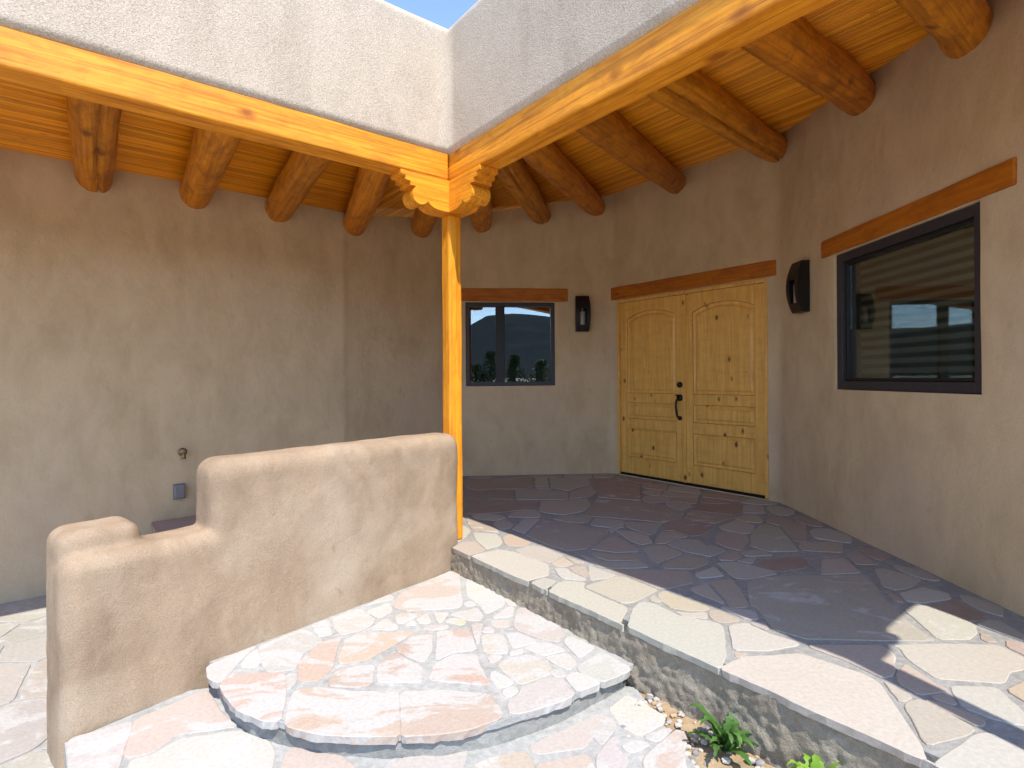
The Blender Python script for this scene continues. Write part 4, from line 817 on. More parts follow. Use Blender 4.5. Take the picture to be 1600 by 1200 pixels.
# soil strip between landing and curb, with gravel
db = bmesh.new(); nb, na = 90, 26; grid = []
for i in range(nb+1):
    row = []
    for j in range(na+1):
        p = ba(1.62 + 3.2*i/nb, -.42 + .47*j/na); q = Vector((p.x, p.y, 0))
        e = j/na
        z = -.288 + .05*max(0, e-.55) + noise.fractal(q*7, .8, 2, 4)*.014 + noise.fractal(q*30, .9, 2, 3)*.006
        row.append(db.verts.new((p.x, p.y, z)))
    grid.append(row)
for a, b in zip(grid, grid[1:]):
    for j in range(na): db.faces.new((a[j], a[j+1], b[j+1], b[j]))
struct(obj('soil_bed', db, M['dirt'], None, True), 'strip of sandy soil between landing and porch riser')
def pebble(bm, p, s, r):
    t = bmesh.ops.create_icosphere(bm, subdivisions=1, radius=1)
    sx, sy, sz = s*r.uniform(.75, 1.35), s*r.uniform(.7, 1.2), s*r.uniform(.45, .8); rot = Matrix.Rotation(r.uniform(0, 6.3), 3, 'Z')
    for v in t['verts']:
        c = v.co*(1 + .22*noise.noise(v.co*1.7 + Vector((p[0]*31, p[1]*17, s*90))))
        v.co = rot @ Vector((c.x*sx, c.y*sy, c.z*sz)) + Vector(p)
def gravel(n, smin, smax, seed, col):
    bm = bmesh.new(); r = random.Random(seed)
    for i in range(n):
        b = 1.72 + 2.6*r.random()**1.3; a = r.uniform(-.36, -.035); p = ba(b, a)
        s = r.uniform(smin, smax); pebble(bm, (p.x, p.y, -.282 + .05*max(0, (a+.42)/.47-.55) + s*.3), s, r)
    o = obj('gravel', bm, col); o['kind'] = 'stuff'; return o
M['peb1'] = simple('pale_pebble', (.46, .41, .35), .8, .3, 0, .3, 18, .3)
M['peb2'] = simple('grey_pebble', (.24, .23, .22), .75, .3, 0, .35, 18, .3)
M['peb3'] = simple('tan_pebble', (.40, .28, .17), .8, .3, 0, .3, 18, .3)
gravel(330, .006, .018, 1, M['peb1'])['label'] = 'pale gravel scattered over the soil strip'
gravel(120, .006, .020, 2, M['peb2'])['label'] = 'grey gravel scattered over the soil strip'
gravel(220, .004, .015, 3, M['peb3'])['label'] = 'tan gravel scattered over the soil strip'

# ------------------------------------------------------------------ the house
house = bpy.data.objects.new('adobe_house', None); COL.objects.link(house)
tag(house, 'tan stucco adobe house with log porch roof and double wooden doors', 'house')

def fillet(pts, rad, n=6):
    out = [pts[0]]
    for i in range(1, len(pts)-1):
        a, b, c = pts[i-1], pts[i], pts[i+1]; r_ = min(rad, .45*(a-b).length, .45*(c-b).length)
        p, q = b + (a-b).normalized()*r_, b + (c-b).normalized()*r_
        for k in range(n+1):
            t = k/n; out.append(p*(1-t)**2 + b*2*t*(1-t) + q*t*t)
    out.append(pts[-1]); return out
PLAN = WALL[:4] + [Vector((2.213 + .25*math.cos(R(38.3 - 38.3*k/8)), 4.952 + .25*math.sin(R(38.3 - 38.3*k/8)))) for k in range(9)] + WALL[6:]
path = fillet(PLAN, .06)
cum = [0.0]
for a, b in zip(path, path[1:]): cum.append(cum[-1] + (b-a).length)
def at_s(s):
    for i in range(len(path)-1):
        if s <= cum[i+1] or i == len(path)-2:
            d = (path[i+1]-path[i]).normalized(); return path[i] + d*(s-cum[i]), d
def s_of(p):
    best = None
    for i in range(len(path)-1):
        d = path[i+1]-path[i]; t = max(0, min(1, (p-path[i]).dot(d)/d.length_squared)); q = path[i] + d*t
        if best is None or (q-p).length < best[0]: best = ((q-p).length, cum[i] + t*d.length)
    return best[1]
dW = (WALL[3]-WALL[2]).normalized(); dD = (WALL[4]-WALL[3]).normalized(); dR = (WALL[6]-WALL[5]).normalized()
def on(p0, d, t): return p0 + d*t
SW0 = on(WALL[2], dW, .190); SWW = 1.075          # small window left end, width
DR0 = WALL[3] + dD*.085; DRW = 1.83               # doorway
RW0 = on(WALL[5], dR, .787); RWW = 1.300          # large window
HOLES = [(s_of(SW0), s_of(SW0 + dW*SWW), 1.065, 2.070, .07), (s_of(DR0), s_of(DR0 + dD*DRW), 0.004, 2.082, .07), (s_of(RW0), s_of(RW0 + dR*RWW), 1.058, 2.079, .07)]
ss = sorted(set([round(x, 5) for x in cum] + [round(h[i], 5) for h in HOLES for i in (0, 1)]))
fs = [ss[0]]
for s in ss[1:]:
    k = max(1, int((s-fs[-1])/.07)); a = fs[-1]
    for j in range(1, k+1): fs.append(a + (s-a)*j/k)
zs0 = sorted(set([-.55, 4.0] + [h[i] for h in HOLES for i in (2, 3)])); fz = [zs0[0]]
for z in zs0[1:]:
    k = max(1, int((z-fz[-1])/.07)); a = fz[-1]
    for j in range(1, k+1): fz.append(a + (z-a)*j/k)
wb = bmesh.new(); V = {}
S_JOINT = s_of(Vector((-1.67, 5.52)))      # cold joint where two plaster pours meet
for i, s in enumerate(fs):
    p, d = at_s(s); nrm = Vector((d.y, -d.x))      # towards the courtyard
    for j, z in enumerate(fz):
        h = .006*noise.fractal(Vector((p.x*1.3, p.y*1.3, z*1.3)), .9, 2, 4)
        t_ = max(0, min(1, (s - S_JOINT)/.09 + .5 + .3*noise.noise(Vector((0, 3, z*2))))); h -= .014*(3*t_*t_ - 2*t_**3) if s < S_JOINT + .9 else .014*max(0, 1 - (s-S_JOINT-.9)/.25)
        V[i, j] = wb.verts.new((p.x + nrm.x*h, p.y + nrm.y*h, z))
def in_hole(s, z): return any(h[0] < s < h[1] and h[2] < z < h[3] for h in HOLES)
for i in range(len(fs)-1):
    for j in range(len(fz)-1):
        if not in_hole((fs[i]+fs[i+1])/2, (fz[j]+fz[j+1])/2): wb.faces.new((V[i, j], V[i+1, j], V[i+1, j+1], V[i, j+1]))
be = [e for e in wb.edges if e.is_boundary and all(fs[0]+.01 < 1 for v in e.verts)]
zlo, zhi = -.54, 3.99
first, last = at_s(fs[0])[0], at_s(fs[-1])[0]
be = [e for e in wb.edges if e.is_boundary and not all(v.co.z < zlo for v in e.verts) and not all(v.co.z > zhi for v in e.verts)
      and not all((v.co.xy-first).length < .05 for v in e.verts) and not all((v.co.xy-last).length < .05 for v in e.verts)]
ext = bmesh.ops.extrude_edge_only(wb, edges=be)
for v in [x for x in ext['geom'] if isinstance(x, bmesh.types.BMVert)]:
    p, d = at_s(s_of(v.co.xy)); v.co.x += -d.y*.16; v.co.y += d.x*.16
wall = obj('wall', wb, M['wall'], house, True)
bv = wall.modifiers.new('bevel', 'BEVEL'); bv.width = .022; bv.segments = 3; bv.limit_method = 'ANGLE'; bv.angle_limit = R(50)

# ---- lintels
def lintel(p, d, w, z0, z1):
    b = bmesh.new(); box(b, 0, w, -.016, .10, z0, z1, .008)
    bmesh.ops.subdivide_edges(b, edges=[e for e in b.edges if abs(e.verts[0].co.x-e.verts[1].co.x) > .3], cuts=10)
    for v in b.verts:
        q = Vector((v.co.x*3 + p.x, p.y, v.co.z*3)); v.co.z += noise.noise(q)*.005; v.co.y += noise.noise(q*1.7)*.003
    return obj('lintel', b, M['lintel'], house, False, frame2d(p, d))
lintel(on(WALL[2], dW, .12), dW, 1.30, 2.078, 2.232)
lintel(WALL[3] - dD*.05, dD, 2.08, 2.090, 2.240)
lintel(on(WALL[5], dR, .634), dR, 1.665, 2.086, 2.220)

# ---- windows
def win_frame(bm, w, z0, z1, t, y0, y1):
    box(bm, 0, t, y0, y1, z0, z1, .003); box(bm, w-t, w, y0, y1, z0, z1, .003)
    box(bm, t, w-t, y0+.001, y1-.001, z0, z0+t, .003); box(bm, t, w-t, y0+.001, y1-.001, z1-t, z1, .003)
mw = frame2d(SW0, dW)
b = bmesh.new(); win_frame(b, SWW, 1.068, 2.066, .045, .022, .10)
w1 = obj('window', b, M['bronze'], house, False, mw); w1['label'] = 'small two-pane window reflecting the mountain'
b = bmesh.new(); box(b, .360, .470, .045, .095, 1.112, 2.022, .004); obj('mullion', b, M['sash'], w1)
b = bmesh.new(); box(b, .045, .360, .070, .074, 1.112, 2.022); obj('pane', b, M['glass'], w1)
b = bmesh.new(); box(b, .470, SWW-.045, .070, .074, 1.112, 2.022); obj('pane', b, M['glass'], w1)
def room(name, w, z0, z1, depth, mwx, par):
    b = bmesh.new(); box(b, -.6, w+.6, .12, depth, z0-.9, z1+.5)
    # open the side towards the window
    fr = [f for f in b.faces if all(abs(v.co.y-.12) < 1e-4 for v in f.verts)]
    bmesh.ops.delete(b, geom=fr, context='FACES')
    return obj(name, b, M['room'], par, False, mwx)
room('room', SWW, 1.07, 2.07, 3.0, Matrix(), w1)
mw = frame2d(RW0, dR)
b = bmesh.new(); win_frame(b, RWW, 1.061, 2.076, .062, .018, .10)
w2 = obj('window', b, M['bronze'], house, False, mw); w2['label'] = 'large fixed window with a pleated blind behind the glass'
b = bmesh.new(); win_frame(b, RWW-.126, 1.125, 2.012, .020, .046, .12); o = obj('sash', b, M['sash'], w2, False, Matrix.Translation((.063, 0, 0)))
b = bmesh.new(); box(b, .084, RWW-.084, .070, .074, 1.146, 1.991); obj('pane', b, M['glass2'], w2)
b = bmesh.new(); box(b, .0835, .104, .0755, .118, 1.126, 2.011, .002); obj('jamb', b, M['jamb'], w2)
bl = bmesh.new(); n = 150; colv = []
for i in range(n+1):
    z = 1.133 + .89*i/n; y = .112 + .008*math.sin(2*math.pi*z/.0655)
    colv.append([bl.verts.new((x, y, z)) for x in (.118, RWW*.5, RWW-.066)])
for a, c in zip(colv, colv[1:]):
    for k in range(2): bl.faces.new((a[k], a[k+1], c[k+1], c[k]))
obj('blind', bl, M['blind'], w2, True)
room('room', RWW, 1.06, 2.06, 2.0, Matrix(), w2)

# ---- double doors
mw = frame2d(DR0, dD)
b = bmesh.new(); JT = .032
box(b, 0, JT, -.004, .10, .012, 2.080, .003); box(b, DRW-JT, DRW, -.004, .10, .012, 2.080, .003); box(b, JT, DRW-JT, -.003, .10, 2.080-JT, 2.080, .003)
obj('door_frame', b, M['door'], house, False, mw)
boxo('threshold', (JT, DRW-JT, .005, .12, -.004, .016), M['rubber'], house, .003, mw)
LW = (DRW-2*JT-.008)/2
ARCH = [(x/20.0, 1 - abs(2*x/20.0-1)**2.1) for x in range(21)]
def door(x0, flip, label):
    m = mw @ Matrix.Translation((x0, 0, 0))
    z0, z1 = .030, 2.044
    b = bmesh.new(); box(b, .01, LW-.01, .042, .070, z0, z1)
    d = obj('door', b, M['door'], house, False, m); d['label'] = label
    st = .098; yF, yB = .020, .060
    def piece(name, x_0, x_1, za, zb): boxo(name, (x_0, x_1, yF, yB, za, zb), M['door'], d, .003)
    piece('stile', 0, st, z0, z1); piece('stile', LW-st, LW, z0, z1)
    for za, zb in ((z0, .225), (.560, .675), (.865, .975)): piece('rail', st, LW-st, za, zb)
    b = bmesh.new(); iw = LW-2*st; zs, hp = 1.845, .078
    prism_xz(b, [(st + t*iw, zs + hp*h) for t, h in ARCH] + [(LW-st, z1), (st, z1)], yF, yB); obj('rail', b, M['door'], d)
    def panel(za, zb, arch=False):
        b = bmesh.new(); rings = []
        for ins, y in ((.0, .042), (.004, .030), (.014, .034), (.030, .037), (.048, .026)):
            xa, xb, z_a = st+ins, LW-st-ins, za+ins
            if arch: pts = [(xa, z_a), (xb, z_a)] + [(xb-(xb-xa)*t, zb-ins + hp*h*(1-ins*2)) for t, h in ARCH]
            else: pts = [(xa, z_a), (xb, z_a), (xb, zb-ins), (xa, zb-ins)]
            rings.append([b.verts.new((x, y, z)) for x, z in pts])
        for r1, r2 in zip(rings, rings[1:]):
            n = len(r1)
            for i in range(n): b.faces.new((r1[i], r1[(i+1) % n], r2[(i+1) % n], r2[i]))
        b.faces.new(rings[-1]); obj('panel', b, M['door'], d)
    panel(.225, .560); panel(.675, .865); panel(.975, 1.845, True)
    boxo('door_sweep', (.004, LW-.004, .010, .06, .014, .031), M['rubber'], d, .002)
    return d
dl = door(JT+.002, False, 'left leaf of the arched-panel knotty wood double door, with black handle')
dr = door(JT+LW+.006, True, 'right leaf of the arched-panel knotty wood double door')
boxo('astragal', (-.018, .022, .004, .021, .03, 2.04), M['door'], dr, .004)
hx = LW-.052
b = bmesh.new(); lathe(b, [(.001, -.016), (.018, -.016), (.026, -.010), (.031, .0), (.031, .021)], 'Y', 22, (hx, 0, 1.075)); obj('deadbolt', b, M['iron'], dl, True)
b = bmesh.new(); lathe(b, [(.001, -.014), (.020, -.014), (.030, -.008), (.035, .0), (.035, .021)], 'Y', 22, (hx, 0, .935))
lathe(b, [(.001, -.010), (.016, -.010), (.022, .0), (.022, .021)], 'Y', 18, (hx, 0, .715))
tube(b, [(hx, -.010, .935), (hx, -.050, .905), (hx, -.062, .850), (hx, -.050, .785), (hx, -.042, .745), (hx, -.012, .715)], [.014, .012, .012, .012, .011, .012], 10)
tube(b, [(hx, -.01, .948), (hx, -.035, .965), (hx, -.055, .962)], [.008, .010, .009], 8); obj('handle', b, M['iron'], dl, True)

# ---- porch roof: deck, latillas, vigas, beams, corbels, posts
rb = bmesh.new()
def slabq(pts, th=.12):
    lo = [rb.verts.new(p) for p in pts]; hi = [rb.verts.new((p[0], p[1], p[2]+th)) for p in pts]
    n = len(pts); rb.faces.new(lo[::-1]); rb.faces.new(hi)
    for i in range(n): rb.faces.new((lo[i], lo[(i+1) % n], hi[(i+1) % n], hi[i]))
def v3(b_, a_, dz=.026): p = ba(b_, a_); return (p.x, p.y, ceil_z(a_) + dz)
slabq([v3(-.1, -6.4), v3(-.1, .2), v3(-2.7, .2), v3(-2.7, -6.4)])
slabq([v3(3.9, .1, .0261), v3(3.9, .2), v3(-.1, .2), v3(-.1, .1, .0261)])
slabq([v3(3.9, .2), v3(3.9, 3.9), v3(-3.2, 3.9), v3(-3.2, .2)])
roof = obj('porch_roof', rb, M['latilla'], house); roof.color = (1, 1, 1, 1)
roof['label'] = 'porch roof of orange-stained logs, beams and split-pole ceiling'
def rod_mesh(L, r):
    b = bmesh.new(); rings = []
    for k in range(2):
        rings.append([b.verts.new((L*k, r*math.cos(math.pi/4*i + .39), r*math.sin(math.pi/4*i + .39))) for i in range(8)])
    for i in range(8): b.faces.new((rings[0][i], rings[0][(i+1) % 8], rings[1][(i+1) % 8], rings[1][i]))
    b.faces.new(rings[0][::-1]); b.faces.new(rings[1])
    me = bpy.data.meshes.new('latilla'); b.to_mesh(me); b.free(); me.polygons.foreach_set('use_smooth', [True]*len(me.polygons)); me.materials.append(M['latilla']); return me
RP = .0285
mR = rod_mesh(6.9, .0148); mL = rod_mesh(6.4, .0148)
def tint():
    k = rng.uniform(.72, 1.2); return (k, k*rng.uniform(.9, 1.06), k*rng.uniform(.75, 1.1), 1)
a = .115
while a < 3.75:
    p = ba(-3.05, a); o = link('latilla', mR, None, roof, frame2d(p, B, ceil_z(a) + .0165 + rng.uniform(-.0015, .0015))); o.color = tint()
    a += RP*rng.uniform(.97, 1.05)
b_ = -.10
while b_ > -2.55:
    p = ba(b_, -6.3); o = link('latilla', mL, None, roof, frame2d(p, A, ceil_z(0) + .0165 + rng.uniform(-.0015, .0015))); o.color = tint()
    b_ -= RP*rng.uniform(.97, 1.05)
def viga(w, q, dz=0.0, rad=.118, crack=None, seed=0):
    """log from the beam (q = b,a) to the wall (w = b,a)"""
    P, Q = ba(*q), ba(*w); d = (Q-P); L = d.length + .26
    zp, zq = ceil_z(q[1]) - rad + .004 + dz, ceil_z(w[1]) - rad + .004 + dz
    n = 48 if crack is not None else 20; nl = 22
    bm = bmesh.new(); rings = []
    for k in range(nl+1):
        t = k/nl; ring = []
        for i in range(n):
            th = 2*math.pi*i/n
            r_ = rad*(1.02 - .05*t) + .011*noise.noise(Vector((math.cos(th)*1.2 + seed*3, math.sin(th)*1.2, t*L*1.6))) + .005*noise.noise(Vector((math.cos(th)*3 + seed, math.sin(th)*3, t*L*5)))
            if crack is not None:
                c_ = crack + .12*noise.noise(Vector((t*3.0, 2, seed))); dd = abs((th-c_ + math.pi) % (2*math.pi) - math.pi)
                if dd < .09: r_ -= .05*(1-dd/.09)
            ring.append(bm.verts.new((t*L, r_*math.cos(th) + .012*noise.noise(Vector((t*2.2, seed, 0))), r_*math.sin(th) + .008*noise.noise(Vector((t*2.2, seed, 5))))))
        rings.append(ring)
    for r1, r2 in zip(rings, rings[1:]):
        for i in range(n): bm.faces.new((r1[i], r1[(i+1) % n], r2[(i+1) % n], r2[i]))
    bm.faces.new(rings[0][::-1]); bm.faces.new(rings[-1])
    x = Vector((d.x, d.y, zq-zp)).normalized(); y = Vector((0, 0, 1)).cross(x).normalized(); z = x.cross(y)
    m = Matrix((x, y, z)).transposed().to_4x4(); m.translation = (P.x, P.y, zp)
    o = obj('viga', bm, M['viga'], roof, True, m); k_ = random.Random(seed+40).uniform(.78, 1.12); o.color = (k_, k_*random.Random(seed).uniform(.92, 1.05), k_, 1); return o
VG = [((2.49, 1.60), (2.60, .12)), ((1.806, 2.10), (2.06, .12)), ((.842, 2.98), (1.548, .12)), ((-.256, 3.02), (1.061, .12)), ((-1.271, 2.86), (.604, .12)), ((-1.667, 2.33), (.36, .12)),
      ((-2.077, 1.75), (.13, .12)), ((-2.34, 1.06), (-.08, .06)), ((-2.24, .215), (-.12, -.40)), ((-2.18, -.56), (-.12, -.80)), ((-2.13, -1.25), (-.12, -1.36)), ((-2.11, -1.94), (-.12, -1.97)),
      ((-2.11, -2.72), (-.12, -2.72)), ((-2.11, -3.5), (-.12, -3.5)), ((3.2, 1.3), (3.25, .12))]
for i, (w, q) in enumerate(VG): viga(w, q, .03 if w[1] < .5 else 0, .122 if w[1] < .5 else .118, -1.75 if i == 11 else (-2.0 if i in (2, 5) else None), i)
def beam(p, d, L, w, z0, z1, flip, seed):
    """d is the run; the beam's thickness lies on the house side"""
    bm = bmesh.new(); box(bm, 0, L, 0, w, z0, z1, .010)
    bmesh.ops.subdivide_edges(bm, edges=[e for e in bm.edges if abs(e.verts[0].co.x-e.verts[1].co.x) > .5], cuts=40)
    for v in bm.verts:
        q = Vector((v.co.x*2.2 + seed*9, v.co.y*3, v.co.z*3)); v.co.z += .004*noise.noise(q); v.co.y += .004*noise.noise(q*1.3 + Vector((5, 0, 0)))
    return obj('beam', bm, M['beam'], roof, False, frame2d(p, d))
# left beam: run towards A from its far left end; house side is -B = left normal of A
beam(ba(0, -6.3), A, 6.295, .165, BEAM_B, BEAM_T, 1, 1)
beam(ba(-.17, 0.004), B, 4.06, .165, BEAM_B, BEAM_T, 1, 2)     # left normal of B is A
mwe = ba(3.89, .17); beam(mwe, A, 1.0, .165, BEAM_B, BEAM_T, 1, 3)
PROF = [(0, 0), (.372, 0), (.372, -.031), (.335, -.034), (.335, -.062), (.300, -.066), (.300, -.092), (.268, -.090)]
for k in range(13):
    t = R(60 + 225*k/12); PROF.append((.222 + .062*math.cos(t), -.146 + .062*math.sin(t)) if False else (.222 + .062*math.cos(R(55 - 250*k/12*.82)), -.146 + .062*math.sin(R(55 - 250*k/12*.82))))
PROF = PROF[:8] + [p for p in PROF[8:]]
PROF += [(.150, -.196), (.120, -.212), (.085, -.220), (.04, -.222), (0, -.220)]
def corbel(p, d, w=.15, s=1):
    bm = bmesh.new(); prism_xz(bm, [(x, z) for x, z in PROF], 0.0, s*w)
    return bm, frame2d(p, d, BEAM_B - .004)
def arm(p, d, s): bm, m = corbel(p, d, .15, s); o = obj('corbel', bm, M['beam'], roof, False, m); return o
arm(ba(0, 0), -A, -1)            # under the left beam
arm(ba(.0, .0) + A*.0005, B, 1)  # under the right beam
bm = bmesh.new(); prism(bm, [ba(-.002, .002), ba(-.15, .002), ba(-.15, .15), ba(-.002, .15)], BEAM_B-.224, BEAM_B-.005); obj('corbel_block', bm, M['beam'], roof)
def post(p, w, z0, z1):
    bm = bmesh.new(); box(bm, 0, z1-z0, 0, w, 0, w, .012)
    bmesh.ops.subdivide_edges(bm, edges=[e for e in bm.edges if abs(e.verts[0].co.x-e.verts[1].co.x) > .5], cuts=24)
    for v in bm.verts:
        q = Vector((v.co.x*1.5, v.co.y*4, v.co.z*4)); v.co.y += .004*noise.noise(q); v.co.z += .004*noise.noise(q + Vector((7, 0, 0)))
    m = Matrix((Vector((0, 0, 1)), Vector((A.x, A.y, 0)), Vector((-B.x, -B.y, 0)))).transposed().to_4x4(); m.translation = (p.x, p.y, z0)
    return obj('post', bm, M['beam'], roof, False, m)
post(Vector((-.440, 3.868)), .105, .004, BEAM_B-.222)
# far end of the right-hand beam, out of frame: post, corbels and end beam that throw the scalloped shadow
PE = ba(3.835, .0); post(PE, .105, .004, BEAM_B-.222)
arm(ba(3.84, .0), -B, -1); arm(ba(3.84, .105), A, 1)
bm = bmesh.new(); prism(bm, [ba(3.70, .002), ba(3.842, .002), ba(3.842, .105), ba(3.70, .105)], BEAM_B-.224, BEAM_B-.006); obj('corbel_block', bm, M['beam'], roof)

# ---- parapets
OV = .018
def parapet(runs, z0, z1, th=.32, rb=.05, rt=.075):
    """rounded stucco wall swept along plan lines: runs(n) gives the plan path set back n from the face"""
    prof = []
    def arc(cx, cz, r_, a0, a1, n=7): return [(cx + r_*math.cos(R(a0 + (a1-a0)*k/n)), cz + r_*math.sin(R(a0 + (a1-a0)*k/n))) for k in range(n+1)]
    prof += arc(rb, z0+rb, rb, 270, 180); prof += [(0, z0+rb+.004)] + [(0, z0+rb + (z1-rt-z0-rb)*k/10) for k in range(1, 10)] + [(0, z1-rt-.004)]
    prof += arc(rt, z1-rt, rt, 180, 90) + arc(th-rt, z1-rt, rt, 90, 0) + [(th, z0+.02), (th-.02, z0)]
    bm = bmesh.new(); cols = []
    for n, z in prof:
        col = []
        for p, keep in runs(n):
            h = .006*noise.fractal(Vector((p.x*1.6, p.y*1.6, z*1.6)), .9, 2, 3) if z > z0+.06 else .003*noise.noise(Vector((p.x*4, p.y*4, 0)))
            col.append(bm.verts.new((p.x, p.y, z + h*.8)))
        cols.append(col)
    for a_, c_ in zip(cols, cols[1:] + cols[:1]):
        for k in range(len(a_)-1): bm.faces.new((a_[k], a_[k+1], c_[k+1], c_[k]))
    bm.faces.new([c_[0] for c_ in cols]); bm.faces.new([c_[-1] for c_ in cols][::-1])
    return obj('parapet', bm, M['parapet'], house, True)
def main_runs(n):
    out = []
    for k in range(60): out.append((ba(OV-n, -6.4 + (6.4-OV+n)*k/60), 1))
    for k in range(2): pass
    for k in range(46): out.append((ba(OV-n + (4.0-OV+n)*k/45, -OV+n), 1))
    return out
parapet(main_runs, BEAM_T-.012, PAR_T)
parapet(lambda n: [(ba(3.98-n, .34 + 1.3*k/10), 1) for k in range(11)], BEAM_T-.012, PAR_T-.004)

# ------------------------------------------------------------------ low garden wall
LW0 = Vector((-1.79, 2.178)); LD = Vector((.642, .767)).normalized()
gb = bmesh.new()
def rbox(x0, x1, y0, y1, z0, z1, r_, seg=6):
    q = bmesh.new(); c_ = bmesh.ops.create_cube(q, size=1)
    for v in c_['verts']: v.co = Vector(((x0+x1)/2 + v.co.x*(x1-x0), (y0+y1)/2 + v.co.y*(y1-y0), (z0+z1)/2 + v.co.z*(z1-z0)))
    bmesh.ops.bevel(q, geom=list(q.edges), offset=r_, segments=seg, profile=.5, affect='EDGES')
    t_ = bpy.data.meshes.new('t'); q.to_mesh(t_); q.free(); gb.from_mesh(t_); bpy.data.meshes.remove(t_)
rbox(.555, 2.215, -.012, .26, -.5, .775, .085)
rbox(-.014, .9, -.004, .27, -.70, .436, .07)
rbox(-.01, .30, .09, .345, -.70, .535, .065)
gw = obj('garden_wall', gb, M['garden'], None, False, frame2d(LW0, LD))
rm = gw.modifiers.new('remesh', 'REMESH'); rm.mode = 'VOXEL'; rm.voxel_size = .012; rm.use_smooth_shade = True
sm = gw.modifiers.new('smooth', 'SMOOTH'); sm.factor = .5; sm.iterations = 5
tx = bpy.data.textures.new('lumps', 'CLOUDS'); tx.noise_scale = .35; tx.noise_depth = 3
dp = gw.modifiers.new('uneven', 'DISPLACE'); dp.texture = tx; dp.strength = .022; dp.mid_level = .5; dp.texture_coords = 'LOCAL'
tag(gw, 'low rounded stucco wall stepping down beside the curved step', 'garden wall')

# ------------------------------------------------------------------ wall lanterns
def lantern(p, d, zc, label):
    t = bpy.data.objects.new('wall_lantern', None); COL.objects.link(t); t.matrix_basis = frame2d(p, d, zc)
    tag(t, label, 'wall lamp', 'black iron lanterns beside the doors')
    H, Wd = .21, .092
    def yf(z): return -(.070 + .045*(1-(z/H)**2))
    boxo('backplate', (-Wd*.8, Wd*.8, -.012, -.001, -H*.95, H*.95), M['iron'], t, .003)
    N = 16
    def strip(x0, x1, za, zb, name):
        b = bmesh.new(); rows = []
        for k in range(N+1):
            z = za + (zb-za)*k/N; y = yf(z); tp = 1 - .16*(z/H)**2
            rows.append([b.verts.new((x0*tp, y, z)), b.verts.new((x1*tp, y, z)), b.verts.new((x1*tp, y+.006, z)), b.verts.new((x0*tp, y+.006, z))])
        for r1, r2 in zip(rows, rows[1:]):
            for i in range(4): b.faces.new((r1[i], r1[(i+1) % 4], r2[(i+1) % 4], r2[i]))
        b.faces.new(rows[0][::-1]); b.faces.new(rows[-1]); return obj(name, b, M['iron'], t)
    strip(-Wd, -.046, -H, H, 'front_bar'); strip(.046, Wd, -H, H, 'front_bar')
    strip(-.0465, .0465, -H, -.135, 'front_plate'); strip(-.0465, .0465, .060, H, 'front_plate')
    for s in (-1, 1):
        b = bmesh.new(); pts = [(-.002, -H), (-.002, H)] + [(yf(H-2*H*k/N)+.003, H-2*H*k/N) for k in range(N+1)]
        va = [b.verts.new((s*(Wd-.008)*(1-.16*(z/H)**2), y, z)) for y, z in pts]; vb = [b.verts.new((s*(Wd-.001)*(1-.16*(z/H)**2), y, z)) for y, z in pts]; n = len(pts)
        b.faces.new(va); b.faces.new(vb[::-1])
        for i in range(n): b.faces.new((va[i], vb[i], vb[(i+1) % n], va[(i+1) % n]))
        obj('side_plate', b, M['iron'], t)
    boxo('top_plate', (-Wd*.84, Wd*.84, -.07, -.001, H-.006, H+.002), M['iron'], t, .001)
    boxo('bottom_plate', (-Wd*.84, Wd*.84, -.07, -.001, -H-.002, -H+.006), M['iron'], t, .001)
    b = bmesh.new(); lathe(b, [(.036, -.135), (.038, -.13), (.038, .02), (.036, .025)], 'Z', 18, (0, -.055, 0)); obj('glass_shade', b, M['frost'], t, True)
    b = bmesh.new(); lathe(b, [(.010, .025), (.014, .03), (.014, .085), (.008, .095)], 'Z', 12, (0, -.055, 0)); obj('lamp_holder', b, M['brass'], t, True)
    return t
lantern(on(WALL[2], dW, 1.588), dW, 1.925, 'black iron lantern between the small window and the doors')
lantern(on(WALL[5], dR, .372), dR, 1.906, 'black iron lantern between the doors and the large window')

# ------------------------------------------------------------------ hose tap and outlet cover on the left wall
def lw_at(a_, z): return frame2d(ba(-2.1, a_), A, z)
ft = bpy.data.objects.new('hose_tap', None); COL.objects.link(ft); ft.matrix_basis = lw_at(-1.36, .555)
tag(ft, 'small brass hose tap on the shaded left wall', 'tap')
b = bmesh.new(); lathe(b, [(.034, -.006), (.034, .002)], 'Y', 18); lathe(b, [(.013, -.05), (.013, -.004)], 'Y', 14); obj('flange', b, M['brass'], ft, True)
b = bmesh.new(); tube(b, [(0, -.045, .0), (0, -.075, -.012), (0, -.085, -.05)], [.015, .015, .017], 12); obj('spout', b, M['brass'], ft, True)
b = bmesh.new(); lathe(b, [(.006, -.088), (.026, -.086), (.026, -.078), (.006, -.05)], 'Y', 14, (0, 0, .012)); obj('handwheel', b, M['brass'], ft, True)
oc = bpy.data.objects.new('outlet_cover', None); COL.objects.link(oc); oc.matrix_basis = lw_at(-1.385, .225)
tag(oc, 'grey weatherproof outlet cover low on the left wall', 'outlet cover')
boxo('base_plate', (-.045, .045, -.012, .004, -.065, .065), M['greyplastic'], oc, .004)
boxo('bubble_cover', (-.042, .042, -.055, -.0125, -.058, .060), M['greyplastic'], oc, .014)

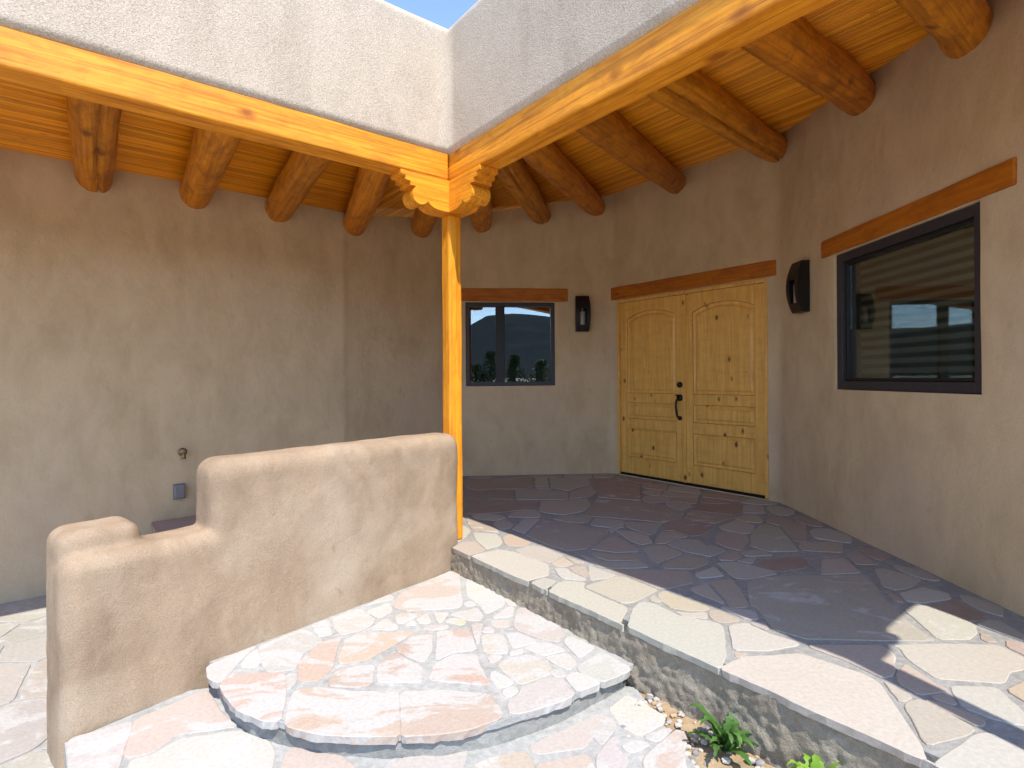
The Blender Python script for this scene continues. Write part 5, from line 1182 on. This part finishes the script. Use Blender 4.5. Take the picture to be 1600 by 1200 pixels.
# ------------------------------------------------------------------ weeds
def leaf(bm, base, az, L, W, up, r, teeth=7):
    d = Vector((math.cos(az), math.sin(az), 0)); s = Vector((-d.y, d.x, 0)); mid = []; lf = []; rt = []
    n = teeth*2; tw = r.uniform(-.25, .25)
    for k in range(n+1):
        t = k/n; h = up*math.sin(t*math.pi*.62)*L - .12*L*t*t; p = Vector(base) + d*(L*t*(1-.25*up)) + Vector((0, 0, h))
        w = W*(math.sin(math.pi*min(1, t**.75*.97 + .03))**.8)*(1.0 if k % 2 else .58) + .0012
        fold = Vector((0, 0, .35*w)); sv = s + Vector((0, 0, tw))
        mid.append(bm.verts.new(p)); lf.append(bm.verts.new(p + sv*w + fold + d*(w*.25 if k % 2 else 0))); rt.append(bm.verts.new(p - sv*w + fold + d*(w*.25 if k % 2 else 0)))
    for k in range(n):
        bm.faces.new((mid[k], mid[k+1], lf[k+1], lf[k])); bm.faces.new((mid[k], rt[k], rt[k+1], mid[k+1]))
def weed(p, z, n, Lr, W, m, seed, label, updown=(.35, 1.0)):
    t = bpy.data.objects.new('weed', None); COL.objects.link(t); t.location = (p.x, p.y, z); r = random.Random(seed)
    tag(t, label, 'weed')
    for i in range(n):
        bm = bmesh.new(); az = i*2.4 + r.uniform(-.3, .3)
        leaf(bm, (r.uniform(-.02, .02), r.uniform(-.02, .02), 0), az, r.uniform(*Lr), W*r.uniform(.8, 1.2), r.uniform(*updown), r, 6); obj('leaf', bm, m, t, True)
weed(ba(2.13, -.10), -.268, 26, (.06, .18), .021, M['weed'], 3, 'dark green toothed weed growing against the porch riser')
weed(ba(2.46, -.09), -.268, 34, (.05, .13), .014, M['weed2'], 5, 'bright yellow-green ferny weed at the lower edge', (.5, 1.1))

# ------------------------------------------------------------------ junipers behind the viewer (seen mirrored in the small window)
def juniper(seed, h):
    r = random.Random(seed); bm = bmesh.new()
    for i in range(2600):
        t = r.random(); u = r.random(); az = r.uniform(0, 6.28318); rad = h*.46*(1-t*.8)*(.55 + .45*math.sin(3*az + seed) ** 2)*math.sqrt(u)
        if noise.noise(Vector((math.cos(az)*rad*1.3, math.sin(az)*rad*1.3, t*h*1.1 + seed))) < -.12: continue
        c = Vector((math.cos(az)*rad, math.sin(az)*rad, .12*h + t*h*.88)); s = r.uniform(.05, .11)
        a1 = Vector((r.gauss(0, 1), r.gauss(0, 1), r.gauss(0, 1))).normalized(); a2 = a1.orthogonal().normalized()
        bm.faces.new([bm.verts.new(c + a1*s), bm.verts.new(c + a2*s*.5), bm.verts.new(c - a1*s), bm.verts.new(c - a2*s*.5)])
    me = bpy.data.meshes.new('crown'); bm.to_mesh(me); bm.free(); me.materials.append(M['juniper'])
    bt = bmesh.new(); tube(bt, [(0, 0, -.3), (.05, .02, h*.25), (-.03, .05, h*.55), (.02, 0, h*.85)], [.13, .10, .06, .02], 8)
    for k in range(5):
        an = k*1.3; tube(bt, [(0, 0, h*(.2+.1*k)), (math.cos(an)*h*.16, math.sin(an)*h*.16, h*(.3+.11*k))], [.05, .02], 6)
    mt = bpy.data.meshes.new('trunk'); bt.to_mesh(mt); bt.free(); mt.materials.append(M['bark']); return me, mt
JM = [juniper(1, 3.4), juniper(2, 2.8)]
SP = [(-6.4 + 1.55*i + .4*math.sin(i*5.1), -23 - 4.5*abs(math.sin(i*2.3)) - (9 if i % 5 == 4 else 0), i % 2) for i in range(11)]
ORD = ['leftmost', 'second from left', 'third from left', 'fourth from left', 'fifth from left', 'middle', 'fifth from right', 'fourth from right', 'third from right', 'second from right', 'rightmost']
for i, (x, y, k) in enumerate(SP):
    t = bpy.data.objects.new('juniper_tree', None); COL.objects.link(t); t.location = (x, y, -.47); t.rotation_euler[2] = i*1.1; t.scale = (1.25, 1.25, .85 + .1*(i % 4))
    tag(t, 'dark juniper mirrored in the small window, ' + ORD[i] + ' of the row', 'tree', 'junipers facing the house')
    link('crown', JM[k][0], None, t); link('trunk', JM[k][1], None, t)
